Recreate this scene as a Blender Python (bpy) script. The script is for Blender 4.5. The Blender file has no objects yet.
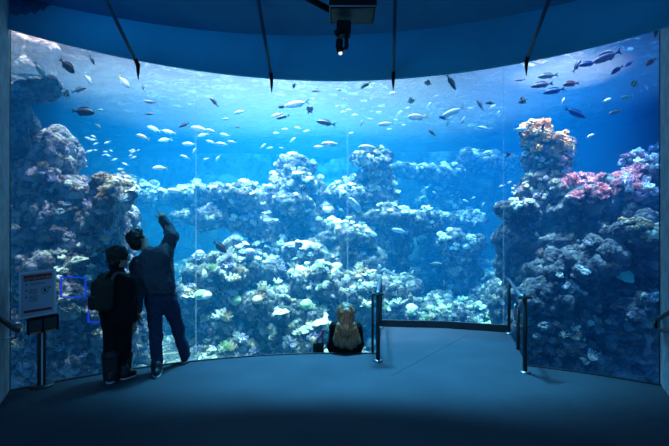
import bpy, bmesh, math, random
import numpy as np
from mathutils import Vector, Matrix, Quaternion
from mathutils.bvhtree import BVHTree

# ------------------------------------------------------------------ camera, world, lights, exposure
F, CX, HOR = 446.0, 334.5, 238.0          # focal length in pixels, principal column, horizon row (669 x 446 frame)
EYE = 1.6
C = bpy.context.scene.collection
scn = bpy.context.scene
cam_d = bpy.data.cameras.new('camera'); cam = bpy.data.objects.new('camera', cam_d); C.objects.link(cam)
cam.location = (0, 0, EYE); cam.rotation_euler = (math.pi/2, 0, 0)
cam_d.sensor_width = 36.0; cam_d.lens = 36.0*F/669.0; cam_d.shift_y = (HOR-223.0)/669.0
cam_d.clip_start = 0.05; cam_d.clip_end = 200
scn.camera = cam

world = bpy.data.worlds.new('world'); scn.world = world; world.use_nodes = True
bg = world.node_tree.nodes['Background']; bg.inputs[0].default_value = (0.11, 0.46, 1.0, 1); bg.inputs[1].default_value = 0.44

def spot(name, loc, aim, power, color, size_deg, blend, radius):
    d = bpy.data.lights.new(name, 'SPOT'); d.energy = power; d.color = color; d.spot_size = math.radians(size_deg); d.spot_blend = blend; d.shadow_soft_size = radius
    o = bpy.data.objects.new(name, d); C.objects.link(o); o.location = loc
    o.rotation_euler = (Vector(aim)-Vector(loc)).to_track_quat('-Z', 'Y').to_euler()
    return o
COOL = (0.85, 0.86, 1.0); BLUE = (0.10, 0.36, 1.0)
LAMP = 0.88
# overhead lamps of the tank, high above the reef
spot('tank_lamp', (-3.8, 12.6, 17.0), (-3.4, 13.2, 0), 52000*LAMP, COOL, 44, 0.9, 0.12)
spot('tank_lamp', (-0.8, 12.4, 17.0), (-0.8, 12.8, 0), 46000*LAMP, COOL, 44, 0.9, 0.12)
spot('tank_lamp', (2.4, 13.0, 17.0), (2.3, 13.4, 0), 38000*LAMP, COOL, 44, 0.9, 0.12)
spot('tank_lamp', (-5.6, 9.6, 15.0), (-5.8, 10.0, 0), 26000*LAMP, (0.95, 0.84, 1.0), 32, 0.9, 0.12)
spot('tank_lamp', (5.0, 9.9, 13.0), (5.5, 10.4, 3), 34000*LAMP, (1.0, 0.78, 0.80), 21, 0.9, 0.10)
spot('tank_lamp', (5.6, 10.2, 14.0), (5.8, 11.4, 0), 24000*LAMP, BLUE, 50, 0.9, 0.12)
spot('tank_lamp', (0.0, 16.6, 15.0), (0.0, 17.0, 0), 14000*LAMP, (0.30, 0.75, 1.0), 80, 0.9, 0.2)
spot('tank_lamp', (-2.6, 10.3, 15.0), (-2.2, 11.4, 0), 20000*LAMP, COOL, 36, 0.9, 0.10)
spot('tank_lamp', (4.0, 9.4, 13.0), (4.3, 9.7, 0), 11000*LAMP, (0.7, 0.85, 1.0), 26, 0.9, 0.10)
# unseen lamps added over the window front to brighten the viewing floor
spot('added_floor_light', (0.8, 9.0, 9.6), (0.9, 6.4, 0), 6600*LAMP, (0.08, 0.55, 1.0), 40, 0.8, 0.5)
spot('added_floor_light', (-0.6, 8.8, 9.6), (-0.2, 6.4, 0), 5600*LAMP, (0.08, 0.55, 1.0), 40, 0.8, 0.5)
# unseen lamp added in the viewing room to brighten the soffit from the left
spot('added_soffit_light', (-3.6, 1.6, 3.7), (-1.2, 6.0, 4.1), 120, (0.05, 0.46, 1.0), 105, 1.0, 1.0)
# lamps over the window, thrown back across the upper water
for x_, p_ in ((-5.0, 1500), (-1.8, 800), (1.6, 750), (4.6, 800)):
    spot('window_lamp', (x_, 9.1 if abs(x_) < 3 else 8.3, 7.2), (x_*1.05, 13.6, 4.0), p_*LAMP, (0.75, 0.9, 1.0), 64, 0.9, 0.10)

scn.view_settings.view_transform = 'Standard'; scn.view_settings.look = 'None'
scn.view_settings.gamma = 1.0; scn.view_settings.use_curve_mapping = False
scn.view_settings.exposure = 0.52
cy = scn.cycles
cy.use_denoising = True
cy.volume_bounces = 3; cy.max_bounces = 8; cy.transparent_max_bounces = 24; cy.diffuse_bounces = 3
cy.sample_clamp_indirect = 6.0; cy.caustics_reflective = False; cy.caustics_refractive = False

# ------------------------------------------------------------------ helpers
def P(px, py, d):
    return Vector(((px-CX)/F*d, d, EYE-(py-HOR)/F*d))

def tag(o, label=None, cat=None, group=None, kind=None):
    if label: o['label'] = label
    if cat: o['category'] = cat
    if group: o['group'] = group
    if kind: o['kind'] = kind
    return o

def link(name, me, mats=None, parent=None, smooth=True):
    o = bpy.data.objects.new(name, me); C.objects.link(o)
    if mats is not None:
        me.materials.clear()
        for m in (mats if isinstance(mats, (list, tuple)) else [mats]): me.materials.append(m)
    if smooth and len(me.polygons): me.polygons.foreach_set('use_smooth', np.ones(len(me.polygons), dtype=bool))
    if parent: o.parent = parent
    return o

def empty(name, loc=(0, 0, 0), rz=0.0):
    o = bpy.data.objects.new(name, None); C.objects.link(o); o.location = loc; o.rotation_euler = (0, 0, rz); o.empty_display_size = 0.1
    return o

def attach(o, root):                      # parent without moving (root has location / z rotation only)
    o.parent = root
    o.matrix_parent_inverse = (Matrix.Translation(root.location) @ root.rotation_euler.to_matrix().to_4x4()).inverted()
    return o

def from_bm(name, bm, mats, parent=None, smooth=True):
    me = bpy.data.meshes.new(name); bm.normal_update(); bm.to_mesh(me); bm.free()
    return link(name, me, mats, parent, smooth)

def bm_box(bm, c, s, rot=None, bevel=0.0):
    r = bmesh.ops.create_cube(bm, size=1.0); vs = r['verts']
    M = Matrix.Translation(Vector(c)) @ ((rot if rot is not None else Matrix.Identity(3)).to_4x4()) @ Matrix.Diagonal((s[0], s[1], s[2], 1))
    bmesh.ops.transform(bm, matrix=M, verts=vs)
    if bevel:
        es = list({e for v in vs for e in v.link_edges})
        bmesh.ops.bevel(bm, geom=es, offset=bevel, segments=2, affect='EDGES', profile=0.5)

def bm_tube(bm, pts, radii, n=10, closed=False):
    pts = [Vector(p) for p in pts]
    if not isinstance(radii, (list, tuple)): radii = [radii]*len(pts)
    rings = []; t0 = None; nrm = None
    for i, p in enumerate(pts):
        if closed: t = (pts[(i+1) % len(pts)]-pts[i-1]).normalized()
        else: t = (pts[min(i+1, len(pts)-1)]-pts[max(i-1, 0)]).normalized()
        if nrm is None: nrm = t.orthogonal().normalized()
        else: nrm = (t0.rotation_difference(t) @ nrm); nrm = (nrm - t*nrm.dot(t)).normalized()
        t0 = t; b = t.cross(nrm)
        rings.append([bm.verts.new(p+(nrm*math.cos(2*math.pi*k/n)+b*math.sin(2*math.pi*k/n))*radii[i]) for k in range(n)])
    m = len(rings)
    for i in range(m if closed else m-1):
        a, b2 = rings[i], rings[(i+1) % m]
        for k in range(n): bm.faces.new((a[k], a[(k+1) % n], b2[(k+1) % n], b2[k]))
    if not closed:
        bm.faces.new(rings[0][::-1]); bm.faces.new(rings[-1])

def bezier(p, n=12):                      # smooth curve through points (Catmull-Rom)
    p = [Vector(q) for q in p]; out = []
    for i in range(len(p)-1):
        a, b, c, d = p[max(i-1, 0)], p[i], p[i+1], p[min(i+2, len(p)-1)]
        for k in range(n):
            t = k/n
            out.append(0.5*((2*b)+(c-a)*t+(2*a-5*b+4*c-d)*t*t+(3*b-a-3*c+d)*t**3))
    return out+[p[-1]]

# ---- vectorised noise
def _hash(ix, iy, iz, seed):
    h = (ix.astype(np.int64)*374761393+iy.astype(np.int64)*668265263+iz.astype(np.int64)*2147483647+seed*1274126177) & 0xFFFFFFFF
    h = ((h ^ (h >> 13))*1274126177) & 0xFFFFFFFF
    h = ((h ^ (h >> 16))*2246822519) & 0xFFFFFFFF
    return ((h ^ (h >> 15)) & 0xFFFFFF)/float(0x1000000)

def vnoise(p, seed=0):
    i = np.floor(p); f = p-i; u = f*f*(3-2*f); i = i.astype(np.int64); r = 0
    for dx in (0, 1):
        for dy in (0, 1):
            for dz in (0, 1):
                w = (u[:, 0] if dx else 1-u[:, 0])*(u[:, 1] if dy else 1-u[:, 1])*(u[:, 2] if dz else 1-u[:, 2])
                r = r+w*_hash(i[:, 0]+dx, i[:, 1]+dy, i[:, 2]+dz, seed)
    return r*2-1

def fbm(p, octaves=4, gain=0.5, seed=0):
    r = 0; a = 1.0
    for o in range(octaves):
        r = r+a*vnoise(p*2.03**o+o*17.3, seed+o); a *= gain
    return r

def worley(p, seed=0):
    i = np.floor(p).astype(np.int64); best = np.full(len(p), 9.0)
    for dx in (-1, 0, 1):
        for dy in (-1, 0, 1):
            for dz in (-1, 0, 1):
                c = i+np.array([dx, dy, dz])
                q = np.stack([_hash(c[:, 0], c[:, 1], c[:, 2], seed+k*7) for k in (1, 2, 3)], 1)
                best = np.minimum(best, ((c+q-p)**2).sum(1))
    return np.sqrt(best)

def lumps(p, seed=0):                     # rounded knobs: 1 on a knob's top, 0 in the creases
    return np.sqrt(np.clip(1-np.clip(worley(p, seed), 0, 1)**2, 0, 1))

# ---- signed distance shapes and surface nets
class Sdf:
    def __init__(self): self.items = []
    def ell(self, c, r, R=None, k=0.0, sub=False): self.items.append(('e', np.array(c, float), np.array(r, float), None if R is None else np.array(R, float), k, sub)); return self
    def cone(self, a, b, ra, rb, k=0.0, sub=False): self.items.append(('c', np.array(a, float), np.array(b, float), (ra, rb), k, sub)); return self
    def box(self, c, half, rnd, R=None, k=0.0, sub=False): self.items.append(('b', np.array(c, float), np.array(half, float), (rnd, None if R is None else np.array(R, float)), k, sub)); return self
    def bounds(self):
        lo = np.full(3, 1e9); hi = -lo
        for t, a, b, x, k, sub in self.items:
            if sub: continue
            if t == 'c': r = max(x); lo = np.minimum(lo, np.minimum(a, b)-r); hi = np.maximum(hi, np.maximum(a, b)+r)
            elif t == 'e': r = b if x is None else np.full(3, b.max()); lo = np.minimum(lo, a-r); hi = np.maximum(hi, a+r)
            else: r = b if x[1] is None else np.full(3, np.linalg.norm(b)); lo = np.minimum(lo, a-r); hi = np.maximum(hi, a+r)
        return lo, hi
    def eval(self, p):
        d = None
        for t, a, b, x, k, sub in self.items:
            if t == 'e':
                q = p-a
                if x is not None: q = q@x
                k0 = np.sqrt(((q/b)**2).sum(-1)); k1 = np.sqrt(((q/(b*b))**2).sum(-1))+1e-9
                e = k0*(k0-1)/k1
            elif t == 'c':
                ba = b-a; l2 = (ba*ba).sum()+1e-12; h = np.clip(((p-a)@ba)/l2, 0, 1)
                e = np.sqrt(((p-a-h[..., None]*ba)**2).sum(-1))-(x[0]+(x[1]-x[0])*h)
            else:
                q = p-a
                if x[1] is not None: q = q@x[1]
                q = np.abs(q)-(b-x[0])
                e = np.sqrt((np.maximum(q, 0)**2).sum(-1))+np.minimum(q.max(-1), 0)-x[0]
            if d is None: d = e
            elif sub:
                if k: h = np.clip(0.5-0.5*(d+e)/k, 0, 1); d = d*(1-h)+(-e)*h+k*h*(1-h)
                else: d = np.maximum(d, -e)
            elif k: h = np.clip(0.5+0.5*(e-d)/k, 0, 1); d = e*(1-h)+d*h-k*h*(1-h)
            else: d = np.minimum(d, e)
        return d

def surface_nets(f, lo, h):
    nx, ny, nz = f.shape; s = f < 0
    acc = np.zeros((nx-1, ny-1, nz-1, 3)); cnt = np.zeros((nx-1, ny-1, nz-1))
    def sl(o): return (slice(o[0], nx-1+o[0]), slice(o[1], ny-1+o[1]), slice(o[2], nz-1+o[2]))
    cs = [(i, j, k) for i in (0, 1) for j in (0, 1) for k in (0, 1)]
    for a in cs:
        for ax in range(3):
            if a[ax]: continue
            b = list(a); b[ax] = 1; fa, fb = f[sl(a)], f[sl(b)]
            cr = s[sl(a)] != s[sl(b)]
            den = np.where(cr, fa-fb, 1.0); t = np.where(cr, fa/den, 0)
            for q in range(3): acc[..., q] += np.where(cr, a[q]+(t if q == ax else 0), 0)
            cnt += cr
    m = cnt > 0; idx = np.full(m.shape, -1, dtype=np.int64); idx[m] = np.arange(m.sum())
    ijk = np.argwhere(m); v = lo+(ijk+acc[m]/cnt[m][:, None])*h
    quads = []
    for ax in range(3):
        u, w = (ax+1) % 3, (ax+2) % 3
        ia = [slice(0, n-1) if q == ax else slice(1, n-1) for q, n in enumerate((nx, ny, nz))]
        ib = list(ia); ib[ax] = slice(1, None)
        sa, sb = s[tuple(ia)], s[tuple(ib)]
        for flip, msk in ((False, sa & ~sb), (True, ~sa & sb)):
            e = np.argwhere(msk)
            if not len(e): continue
            for q in range(3):
                if q != ax: e[:, q] += 1
            def cell(du, dw):
                c = e.copy(); c[:, u] += du; c[:, w] += dw; return idx[c[:, 0], c[:, 1], c[:, 2]]
            Q = np.stack([cell(-1, -1), cell(0, -1), cell(0, 0), cell(-1, 0)], 1)
            quads.append(Q[:, ::-1] if flip else Q)
    return v, np.concatenate(quads)

def mesh_from(name, v, q):
    me = bpy.data.meshes.new(name)
    n = len(v); m = len(q); k = q.shape[1]
    me.vertices.add(n); me.vertices.foreach_set('co', np.asarray(v, dtype=np.float32).ravel())
    me.loops.add(m*k); me.loops.foreach_set('vertex_index', np.asarray(q, dtype=np.int32).ravel())
    me.polygons.add(m); me.polygons.foreach_set('loop_start', np.arange(0, m*k, k, dtype=np.int32))
    me.update(calc_edges=True); me.validate()
    return me

def vnormals(v, q):
    n = np.zeros_like(v); fn = np.cross(v[q[:, 2]]-v[q[:, 0]], v[q[:, 3]]-v[q[:, 1]])
    for k in range(4): np.add.at(n, q[:, k], fn)
    return n/(np.linalg.norm(n, axis=1)[:, None]+1e-12)

def main_island(v, q):
    lab = np.arange(len(v)); 
    while True:
        m = lab[q].min(1); new = lab.copy()
        for k in range(4): np.minimum.at(new, q[:, k], m)
        new = new[new]
        if (new == lab).all(): break
        lab = new
    u, c = np.unique(lab, return_counts=True); keep = np.isin(lab, u[c > max(60, 0.03*c.max())]); idx = np.cumsum(keep)-1
    return v[keep], idx[q[keep[q[:, 0]]]]

def sdf_mesh(name, sdf, h, warp=None, disp=None, clip=None, erode=None, strata=0.15):
    lo, hi = sdf.bounds(); lo = lo-3*h-(warp[0] if warp else 0); hi = hi+3*h+(warp[0] if warp else 0)
    if clip is not None: lo = np.maximum(lo, clip[0]); hi = np.minimum(hi, clip[1])
    ax = [np.arange(lo[i], hi[i]+h, h) for i in range(3)]
    g = np.stack(np.meshgrid(*ax, indexing='ij'), -1)
    pts = g.reshape(-1, 3); pe = pts
    if warp: pe = pts+warp[0]*np.stack([fbm(pts*warp[1]+31*k, 2, 0.5, 50+k) for k in range(3)], 1)
    f = sdf.eval(pe).reshape(g.shape[:3]).astype(float)
    if erode:
        near = np.abs(f) < erode*1.6+0.3; pn = pts[near.ravel()]
        f[near] += erode*(0.7*fbm(pn*1.5, 3, 0.55, 90)+0.1)
        f[near] += strata*np.sin(2*math.pi*(pn[:, 2]*1.55+0.55*fbm(pn*np.array([0.55, 0.55, 0.3]), 2, 0.5, 97)+0.1*pn[:, 0]))*(0.75+0.5*fbm(pn*0.8, 2, 0.5, 99))
    f[0] = f[-1] = h; f[:, 0] = f[:, -1] = h; f[:, :, 0] = f[:, :, -1] = h
    f[f == 0] = 1e-6
    v, q = surface_nets(f, lo, h)
    if erode: v, q = main_island(v, q)
    if disp:
        for fn in disp:
            nn = vnormals(v, q); v = v+nn*fn(v)[:, None]
    return mesh_from(name, v, q)

# ---- materials
def nt(name):
    m = bpy.data.materials.new(name); m.use_nodes = True; t = m.node_tree
    return m, t, t.nodes['Principled BSDF']

def simple(name, col, rough=0.6, metal=0.0, noise=0.0, scale=20.0, spec=0.5, bump=0.0):
    m, t, b = nt(name)
    b.inputs['Base Color'].default_value = (*col, 1); b.inputs['Roughness'].default_value = rough; b.inputs['Metallic'].default_value = metal
    b.inputs['Specular IOR Level'].default_value = spec
    tc = t.nodes.new('ShaderNodeTexCoord'); n = t.nodes.new('ShaderNodeTexNoise'); n.inputs['Scale'].default_value = scale; n.inputs['Detail'].default_value = 5
    t.links.new(tc.outputs['Object'], n.inputs['Vector'])
    if noise:
        r = t.nodes.new('ShaderNodeValToRGB')
        r.color_ramp.elements[0].position = 0.3; r.color_ramp.elements[1].position = 0.7
        r.color_ramp.elements[0].color = (*[c*(1-noise) for c in col], 1); r.color_ramp.elements[1].color = (*[min(1, c*(1+noise)) for c in col], 1)
        t.links.new(n.outputs['Fac'], r.inputs['Fac']); t.links.new(r.outputs['Color'], b.inputs['Base Color'])
    if bump:
        bp = t.nodes.new('ShaderNodeBump'); bp.inputs['Strength'].default_value = bump; bp.inputs['Distance'].default_value = 0.01
        t.links.new(n.outputs['Fac'], bp.inputs['Height']); t.links.new(bp.outputs['Normal'], b.inputs['Normal'])
    return m

def emit(name, col, strength):
    m = bpy.data.materials.new(name); m.use_nodes = True; t = m.node_tree; t.nodes.clear()
    e = t.nodes.new('ShaderNodeEmission'); e.inputs[0].default_value = (*col, 1); e.inputs[1].default_value = strength
    o = t.nodes.new('ShaderNodeOutputMaterial'); t.links.new(e.outputs[0], o.inputs[0]); return m

def rock_mat(name, base, palette, patch=3.0, fine=14.0, cover=0.5):
    """crusted rock: base colour mottled, with cells of encrusting growth in the palette colours"""
    m, t, b = nt(name); N = t.nodes.new; L = t.links.new
    tc = N('ShaderNodeTexCoord')
    n1 = N('ShaderNodeTexNoise'); n1.inputs['Scale'].default_value = patch; n1.inputs['Detail'].default_value = 6; n1.inputs['Roughness'].default_value = 0.65
    n2 = N('ShaderNodeTexNoise'); n2.inputs['Scale'].default_value = fine; n2.inputs['Detail'].default_value = 4
    v = N('ShaderNodeTexVoronoi'); v.inputs['Scale'].default_value = fine*0.55
    for x in (n1, n2): L(tc.outputs['Object'], x.inputs['Vector'])
    dv = N('ShaderNodeVectorMath'); dv.operation = 'MULTIPLY_ADD'; L(n1.outputs['Color'], dv.inputs[0]); dv.inputs[1].default_value = (0.25, 0.25, 0.25); L(tc.outputs['Object'], dv.inputs[2]); L(dv.outputs[0], v.inputs['Vector'])
    sp = N('ShaderNodeSeparateColor'); L(v.outputs['Color'], sp.inputs[0])
    r = N('ShaderNodeValToRGB'); r.color_ramp.interpolation = 'CONSTANT'
    cr = r.color_ramp; k = len(palette)
    cr.elements[0].position = 0; cr.elements[0].color = (*palette[0], 1); cr.elements[1].position = 1.0/k; cr.elements[1].color = (*palette[1 % k], 1)
    for i in range(2, k): e = cr.elements.new(i/k); e.color = (*palette[i], 1)
    L(sp.outputs[0], r.inputs['Fac'])
    rb = N('ShaderNodeValToRGB'); rb.color_ramp.elements[0].position = 0.32; rb.color_ramp.elements[1].position = 0.68
    rb.color_ramp.elements[0].color = (*[c*0.45 for c in base], 1); rb.color_ramp.elements[1].color = (*[min(1, c*1.5) for c in base], 1)
    L(n2.outputs['Fac'], rb.inputs['Fac'])
    mk = N('ShaderNodeMath'); mk.operation = 'MULTIPLY_ADD'; L(n1.outputs['Fac'], mk.inputs[0]); mk.inputs[1].default_value = 1.6; L(sp.outputs[1], mk.inputs[2])
    mr = N('ShaderNodeMapRange'); mr.inputs['From Min'].default_value = 1.8-cover*1.2; mr.inputs['From Max'].default_value = 1.95-cover*1.2
    L(mk.outputs[0], mr.inputs['Value'])
    mx = N('ShaderNodeMix'); mx.data_type = 'RGBA'; L(mr.outputs[0], mx.inputs['Factor']); L(rb.outputs[0], mx.inputs['A']); L(r.outputs[0], mx.inputs['B'])
    L(mx.outputs['Result'], b.inputs['Base Color'])
    b.inputs['Roughness'].default_value = 0.9; b.inputs['Specular IOR Level'].default_value = 0.15
    bp = N('ShaderNodeBump'); bp.inputs['Strength'].default_value = 1.0; bp.inputs['Distance'].default_value = 0.09
    ad = N('ShaderNodeMath'); L(n2.outputs['Fac'], ad.inputs[0]); L(v.outputs['Distance'], ad.inputs[1]); ad.operation = 'SUBTRACT'
    L(ad.outputs[0], bp.inputs['Height']); L(bp.outputs['Normal'], b.inputs['Normal'])
    return m

def coral_mat(name, col, tip=None, scale=30.0):
    m = simple(name, col, 0.8, 0, 0.25, scale, 0.2, 0.6)
    return m

# ------------------------------------------------------------------ the room and the tank (arc centre and radii)
AC = Vector((0.1, 1.4)); R_EDGE = 4.80; R_SOF = 4.70; R_WIN = 7.40
def arc_depth(t, R, c=AC):                # depth at which the ray x = t*y meets the circle
    a = 1+t*t; b = -2*(t*c.x+c.y); k = c.x**2+c.y**2-R*R
    return (-b+math.sqrt(b*b-4*a*k))/(2*a)
def arc_pt(t, R, z, c=AC):
    d = arc_depth(t, R, c); return Vector((t*d, d, z))
def glass_d(px): return arc_depth((px-CX)/F, R_WIN)

m_floor, t_, b_ = nt('dark_carpet')
n_ = t_.nodes.new('ShaderNodeTexNoise'); n_.inputs['Scale'].default_value = 90; n_.inputs['Detail'].default_value = 4
n2_ = t_.nodes.new('ShaderNodeTexNoise'); n2_.inputs['Scale'].default_value = 1.6; n2_.inputs['Detail'].default_value = 5
tc_ = t_.nodes.new('ShaderNodeTexCoord'); r_ = t_.nodes.new('ShaderNodeValToRGB'); mx_ = t_.nodes.new('ShaderNodeMath'); mx_.operation = 'MULTIPLY_ADD'
for q in (n_, n2_): t_.links.new(tc_.outputs['Object'], q.inputs['Vector'])
t_.links.new(n2_.outputs['Fac'], mx_.inputs[0]); mx_.inputs[1].default_value = 0.6; t_.links.new(n_.outputs['Fac'], mx_.inputs[2])
r_.color_ramp.elements[0].position = 0.55; r_.color_ramp.elements[0].color = (0.040, 0.047, 0.060, 1); r_.color_ramp.elements[1].position = 1.05; r_.color_ramp.elements[1].color = (0.07, 0.08, 0.098, 1)
t_.links.new(mx_.outputs[0], r_.inputs['Fac']); t_.links.new(r_.outputs['Color'], b_.inputs['Base Color'])
b_.inputs['Roughness'].default_value = 0.75; b_.inputs['Specular IOR Level'].default_value = 0.12
bp_ = t_.nodes.new('ShaderNodeBump'); bp_.inputs['Strength'].default_value = 0.25; bp_.inputs['Distance'].default_value = 0.01
t_.links.new(n_.outputs['Fac'], bp_.inputs['Height']); t_.links.new(bp_.outputs['Normal'], b_.inputs['Normal'])
m_joint = simple('dark_joint', (0.045, 0.045, 0.05), 0.8)
m_kerb = simple('dark_grey_kerb', (0.05, 0.055, 0.06), 0.5, 0, 0.2, 8)
m_trim = simple('dark_bronze_trim', (0.03, 0.03, 0.035), 0.4, 0.3)
m_light_trim = simple('pale_sill', (0.35, 0.37, 0.4), 0.5)
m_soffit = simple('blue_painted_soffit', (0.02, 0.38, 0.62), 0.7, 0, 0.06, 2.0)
m_ceiling = simple('dark_ceiling', (0.02, 0.22, 0.42), 0.8, 0, 0.1, 3.0)
m_wall = simple('concrete_wall', (0.30, 0.31, 0.32), 0.8, 0, 0.2, 6.0, 0.3, 0.4)
m_jamb = simple('concrete_jamb', (0.42, 0.44, 0.46), 0.75, 0, 0.25, 7.0, 0.3, 0.4)
m_black = simple('matte_black', (0.006, 0.006, 0.007), 0.6, spec=0.15)
m_steel = simple('brushed_steel', (0.42, 0.43, 0.45), 0.32, 1.0, 0.1, 60)
m_darksteel = simple('dark_steel', (0.06, 0.065, 0.07), 0.35, 0.8)

# floor outline: arc edge with a platform reaching forward between the two handrails
TL, TR = -0.86, 0.86
PL0, PL1 = P(379.5, 355, 6.08), P(381.5, 326, 8.11)
PR0, PR1 = P(527, 366, 5.60), P(509, 332, 7.60)
outer = []
tl0 = PL0.x/PL0.y; tr0 = PR0.x/PR0.y
for i in range(41): t = TL+(tl0-TL)*i/40; outer.append(arc_pt(t, R_EDGE, 0))
EDGE_L = list(outer)
mid = PL1.lerp(PR1, 0.5)+Vector((0.03, 0.12, 0))
plat = [Vector((PL1.x, PL1.y, 0)), Vector((mid.x, mid.y, 0)), Vector((PR1.x, PR1.y, 0))]
outer += plat
EDGE_R = [arc_pt(tr0+(TR-tr0)*i/30, R_EDGE+0.12*i/30, 0) for i in range(31)]
outer += EDGE_R
outline = outer+[Vector((5.6, 3.0, 0)), Vector((5.6, -2.5, 0)), Vector((-5.6, -2.5, 0)), Vector((-5.6, 3.0, 0))]
bm = bmesh.new()
top = [bm.verts.new(v) for v in outline]; bot = [bm.verts.new(v-Vector((0, 0, 1.6))) for v in outline]
bm.faces.new(top[::-1]); bm.faces.new(bot)
for i in range(len(top)): j = (i+1) % len(top); bm.faces.new((top[i], top[j], bot[j], bot[i]))
bmesh.ops.recalc_face_normals(bm, faces=bm.faces)
tag(from_bm('floor', bm, m_floor, smooth=False), 'dark grey carpeted viewing floor ending in a curved edge', None, None, 'structure')
# joints in the floor, as thin inlaid strips
def strip(name, a, b, w, h, mat, label=None):
    a, b = Vector(a), Vector(b); bm = bmesh.new(); d = b-a; c = (a+b)/2
    R = d.to_track_quat('X', 'Z').to_matrix(); bm_box(bm, c, (d.length, w, h), R)
    return tag(from_bm(name, bm, mat, smooth=False), label, None, None, 'structure')
def fl(px, py): d = EYE*F/(py-HOR); p = P(px, py, d); p.z = 0; return p
strip('trim_1', fl(107.5, 410), fl(121, 450), 0.012, 0.006, m_joint)
strip('trim_2', fl(469, 334), fl(391, 376), 0.006, 0.006, m_joint)
strip('trim_4', fl(566, 396), fl(596, 446), 0.004, 0.006, m_joint)

def ribbon(name, pts, w, z0, z1, mat, centre=AC, inward=True):
    """a kerb following a polyline: w wide towards the arc centre, from z0 to z1"""
    bm = bmesh.new(); rows = []
    for p in pts:
        d = Vector((centre.x-p.x, centre.y-p.y, 0)).normalized()*w
        rows.append([bm.verts.new(Vector((p.x, p.y, z0))), bm.verts.new(Vector((p.x, p.y, z1))), bm.verts.new(Vector((p.x+d.x, p.y+d.y, z1))), bm.verts.new(Vector((p.x+d.x, p.y+d.y, z0)))])
    for a, b in zip(rows, rows[1:]):
        for k in range(4): bm.faces.new((a[k], a[(k+1) % 4], b[(k+1) % 4], b[k]))
    bm.faces.new(rows[0]); bm.faces.new(rows[-1][::-1]); bmesh.ops.recalc_face_normals(bm, faces=bm.faces)
    return tag(from_bm(name, bm, mat, smooth=False), None, None, None, 'structure')
ribbon('trim_5', EDGE_L, 0.035, -0.05, 0.012, m_trim)
ribbon('trim_6', EDGE_R, 0.035, -0.05, 0.012, m_trim)
kerb = [plat[0].lerp(plat[1], i/8) for i in range(8)]+[plat[1].lerp(plat[2], i/8) for i in range(9)]
ribbon('trim_7', kerb, 0.05, -0.1, 0.12, m_kerb)

# sunken tiers in front of the window
def tier(name, r0, r1, z, thick, mat):
    bm = bmesh.new(); rows = []
    for i in range(49):
        t = -1.1+2.2*i/48; a = arc_pt(t, r0, z); b = arc_pt(t, r1, z)
        rows.append([bm.verts.new(a), bm.verts.new(b), bm.verts.new(b-Vector((0, 0, thick))), bm.verts.new(a-Vector((0, 0, thick)))])
    for a, b in zip(rows, rows[1:]):
        for k in range(4): bm.faces.new((a[k], a[(k+1) % 4], b[(k+1) % 4], b[k]))
    bm.faces.new(rows[0]); bm.faces.new(rows[-1][::-1]); bmesh.ops.recalc_face_normals(bm, faces=bm.faces)
    return tag(from_bm(name, bm, mat, smooth=False), None, None, None, 'structure')
SEAT_Z = -0.24
tier('floor_step', R_EDGE, 5.42, SEAT_Z, 1.4, m_floor)
tier('floor_step_lower', 5.42, 6.15, -0.70, 0.9, m_floor)
tier('floor_well', 6.15, 7.36, -1.15, 0.45, m_floor)

# soffit band and ceiling
def up_d(t): return arc_depth(t, 5.70, Vector((-0.34, 0.0)))
ZS, ZU = 3.76, 4.20
def sof_low(t): return arc_pt(t, R_SOF*(1.0 if t < 0 else 1.0-0.030*max(0, t)/0.73), ZS)
bm = bmesh.new(); prev = None
for i in range(97):
    t = -0.95+1.9*i/96; a = sof_low(t); d = up_d(t); b = Vector((t*d, d, ZU)); k = a+Vector((0, 0.06, 0)); e = b+Vector((0, 0.6, 0.5))
    if t and abs(t) > 0.0: pass
    row = [bm.verts.new(a), bm.verts.new(b), bm.verts.new(b+Vector((a.x-b.x, a.y-b.y, 0))*0+Vector((k.x-b.x, max(0.1, k.y-b.y), 0.25))), bm.verts.new(k)]
    if prev:
        for q in range(4): bm.faces.new((prev[q], row[q], row[(q+1) % 4], prev[(q+1) % 4]))
    prev = row
bmesh.ops.recalc_face_normals(bm, faces=bm.faces)
tag(from_bm('wall_soffit', bm, m_soffit), 'curved blue-lit soffit band above the aquarium window', None, None, 'structure')
bm = bmesh.new(); prev = None
for i in range(65):
    t = -1.1+2.2*i/64; d = up_d(t); row = [bm.verts.new((t*d*1.0, d+0.02, ZU-0.012)), bm.verts.new((t*d*0.6, d*0.6, ZU+0.26)), bm.verts.new((t*d*0.2, 0.2*d-1.5, ZU+0.7)), bm.verts.new((t*d, d+0.02, ZU+0.9))]
    if prev:
        for q in range(3): bm.faces.new((prev[q], row[q], row[q+1], prev[q+1]))
    prev = row
bmesh.ops.recalc_face_normals(bm, faces=bm.faces)
tag(from_bm('ceiling', bm, m_ceiling), 'dark curved ceiling over the viewing floor', None, None, 'structure')

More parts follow.
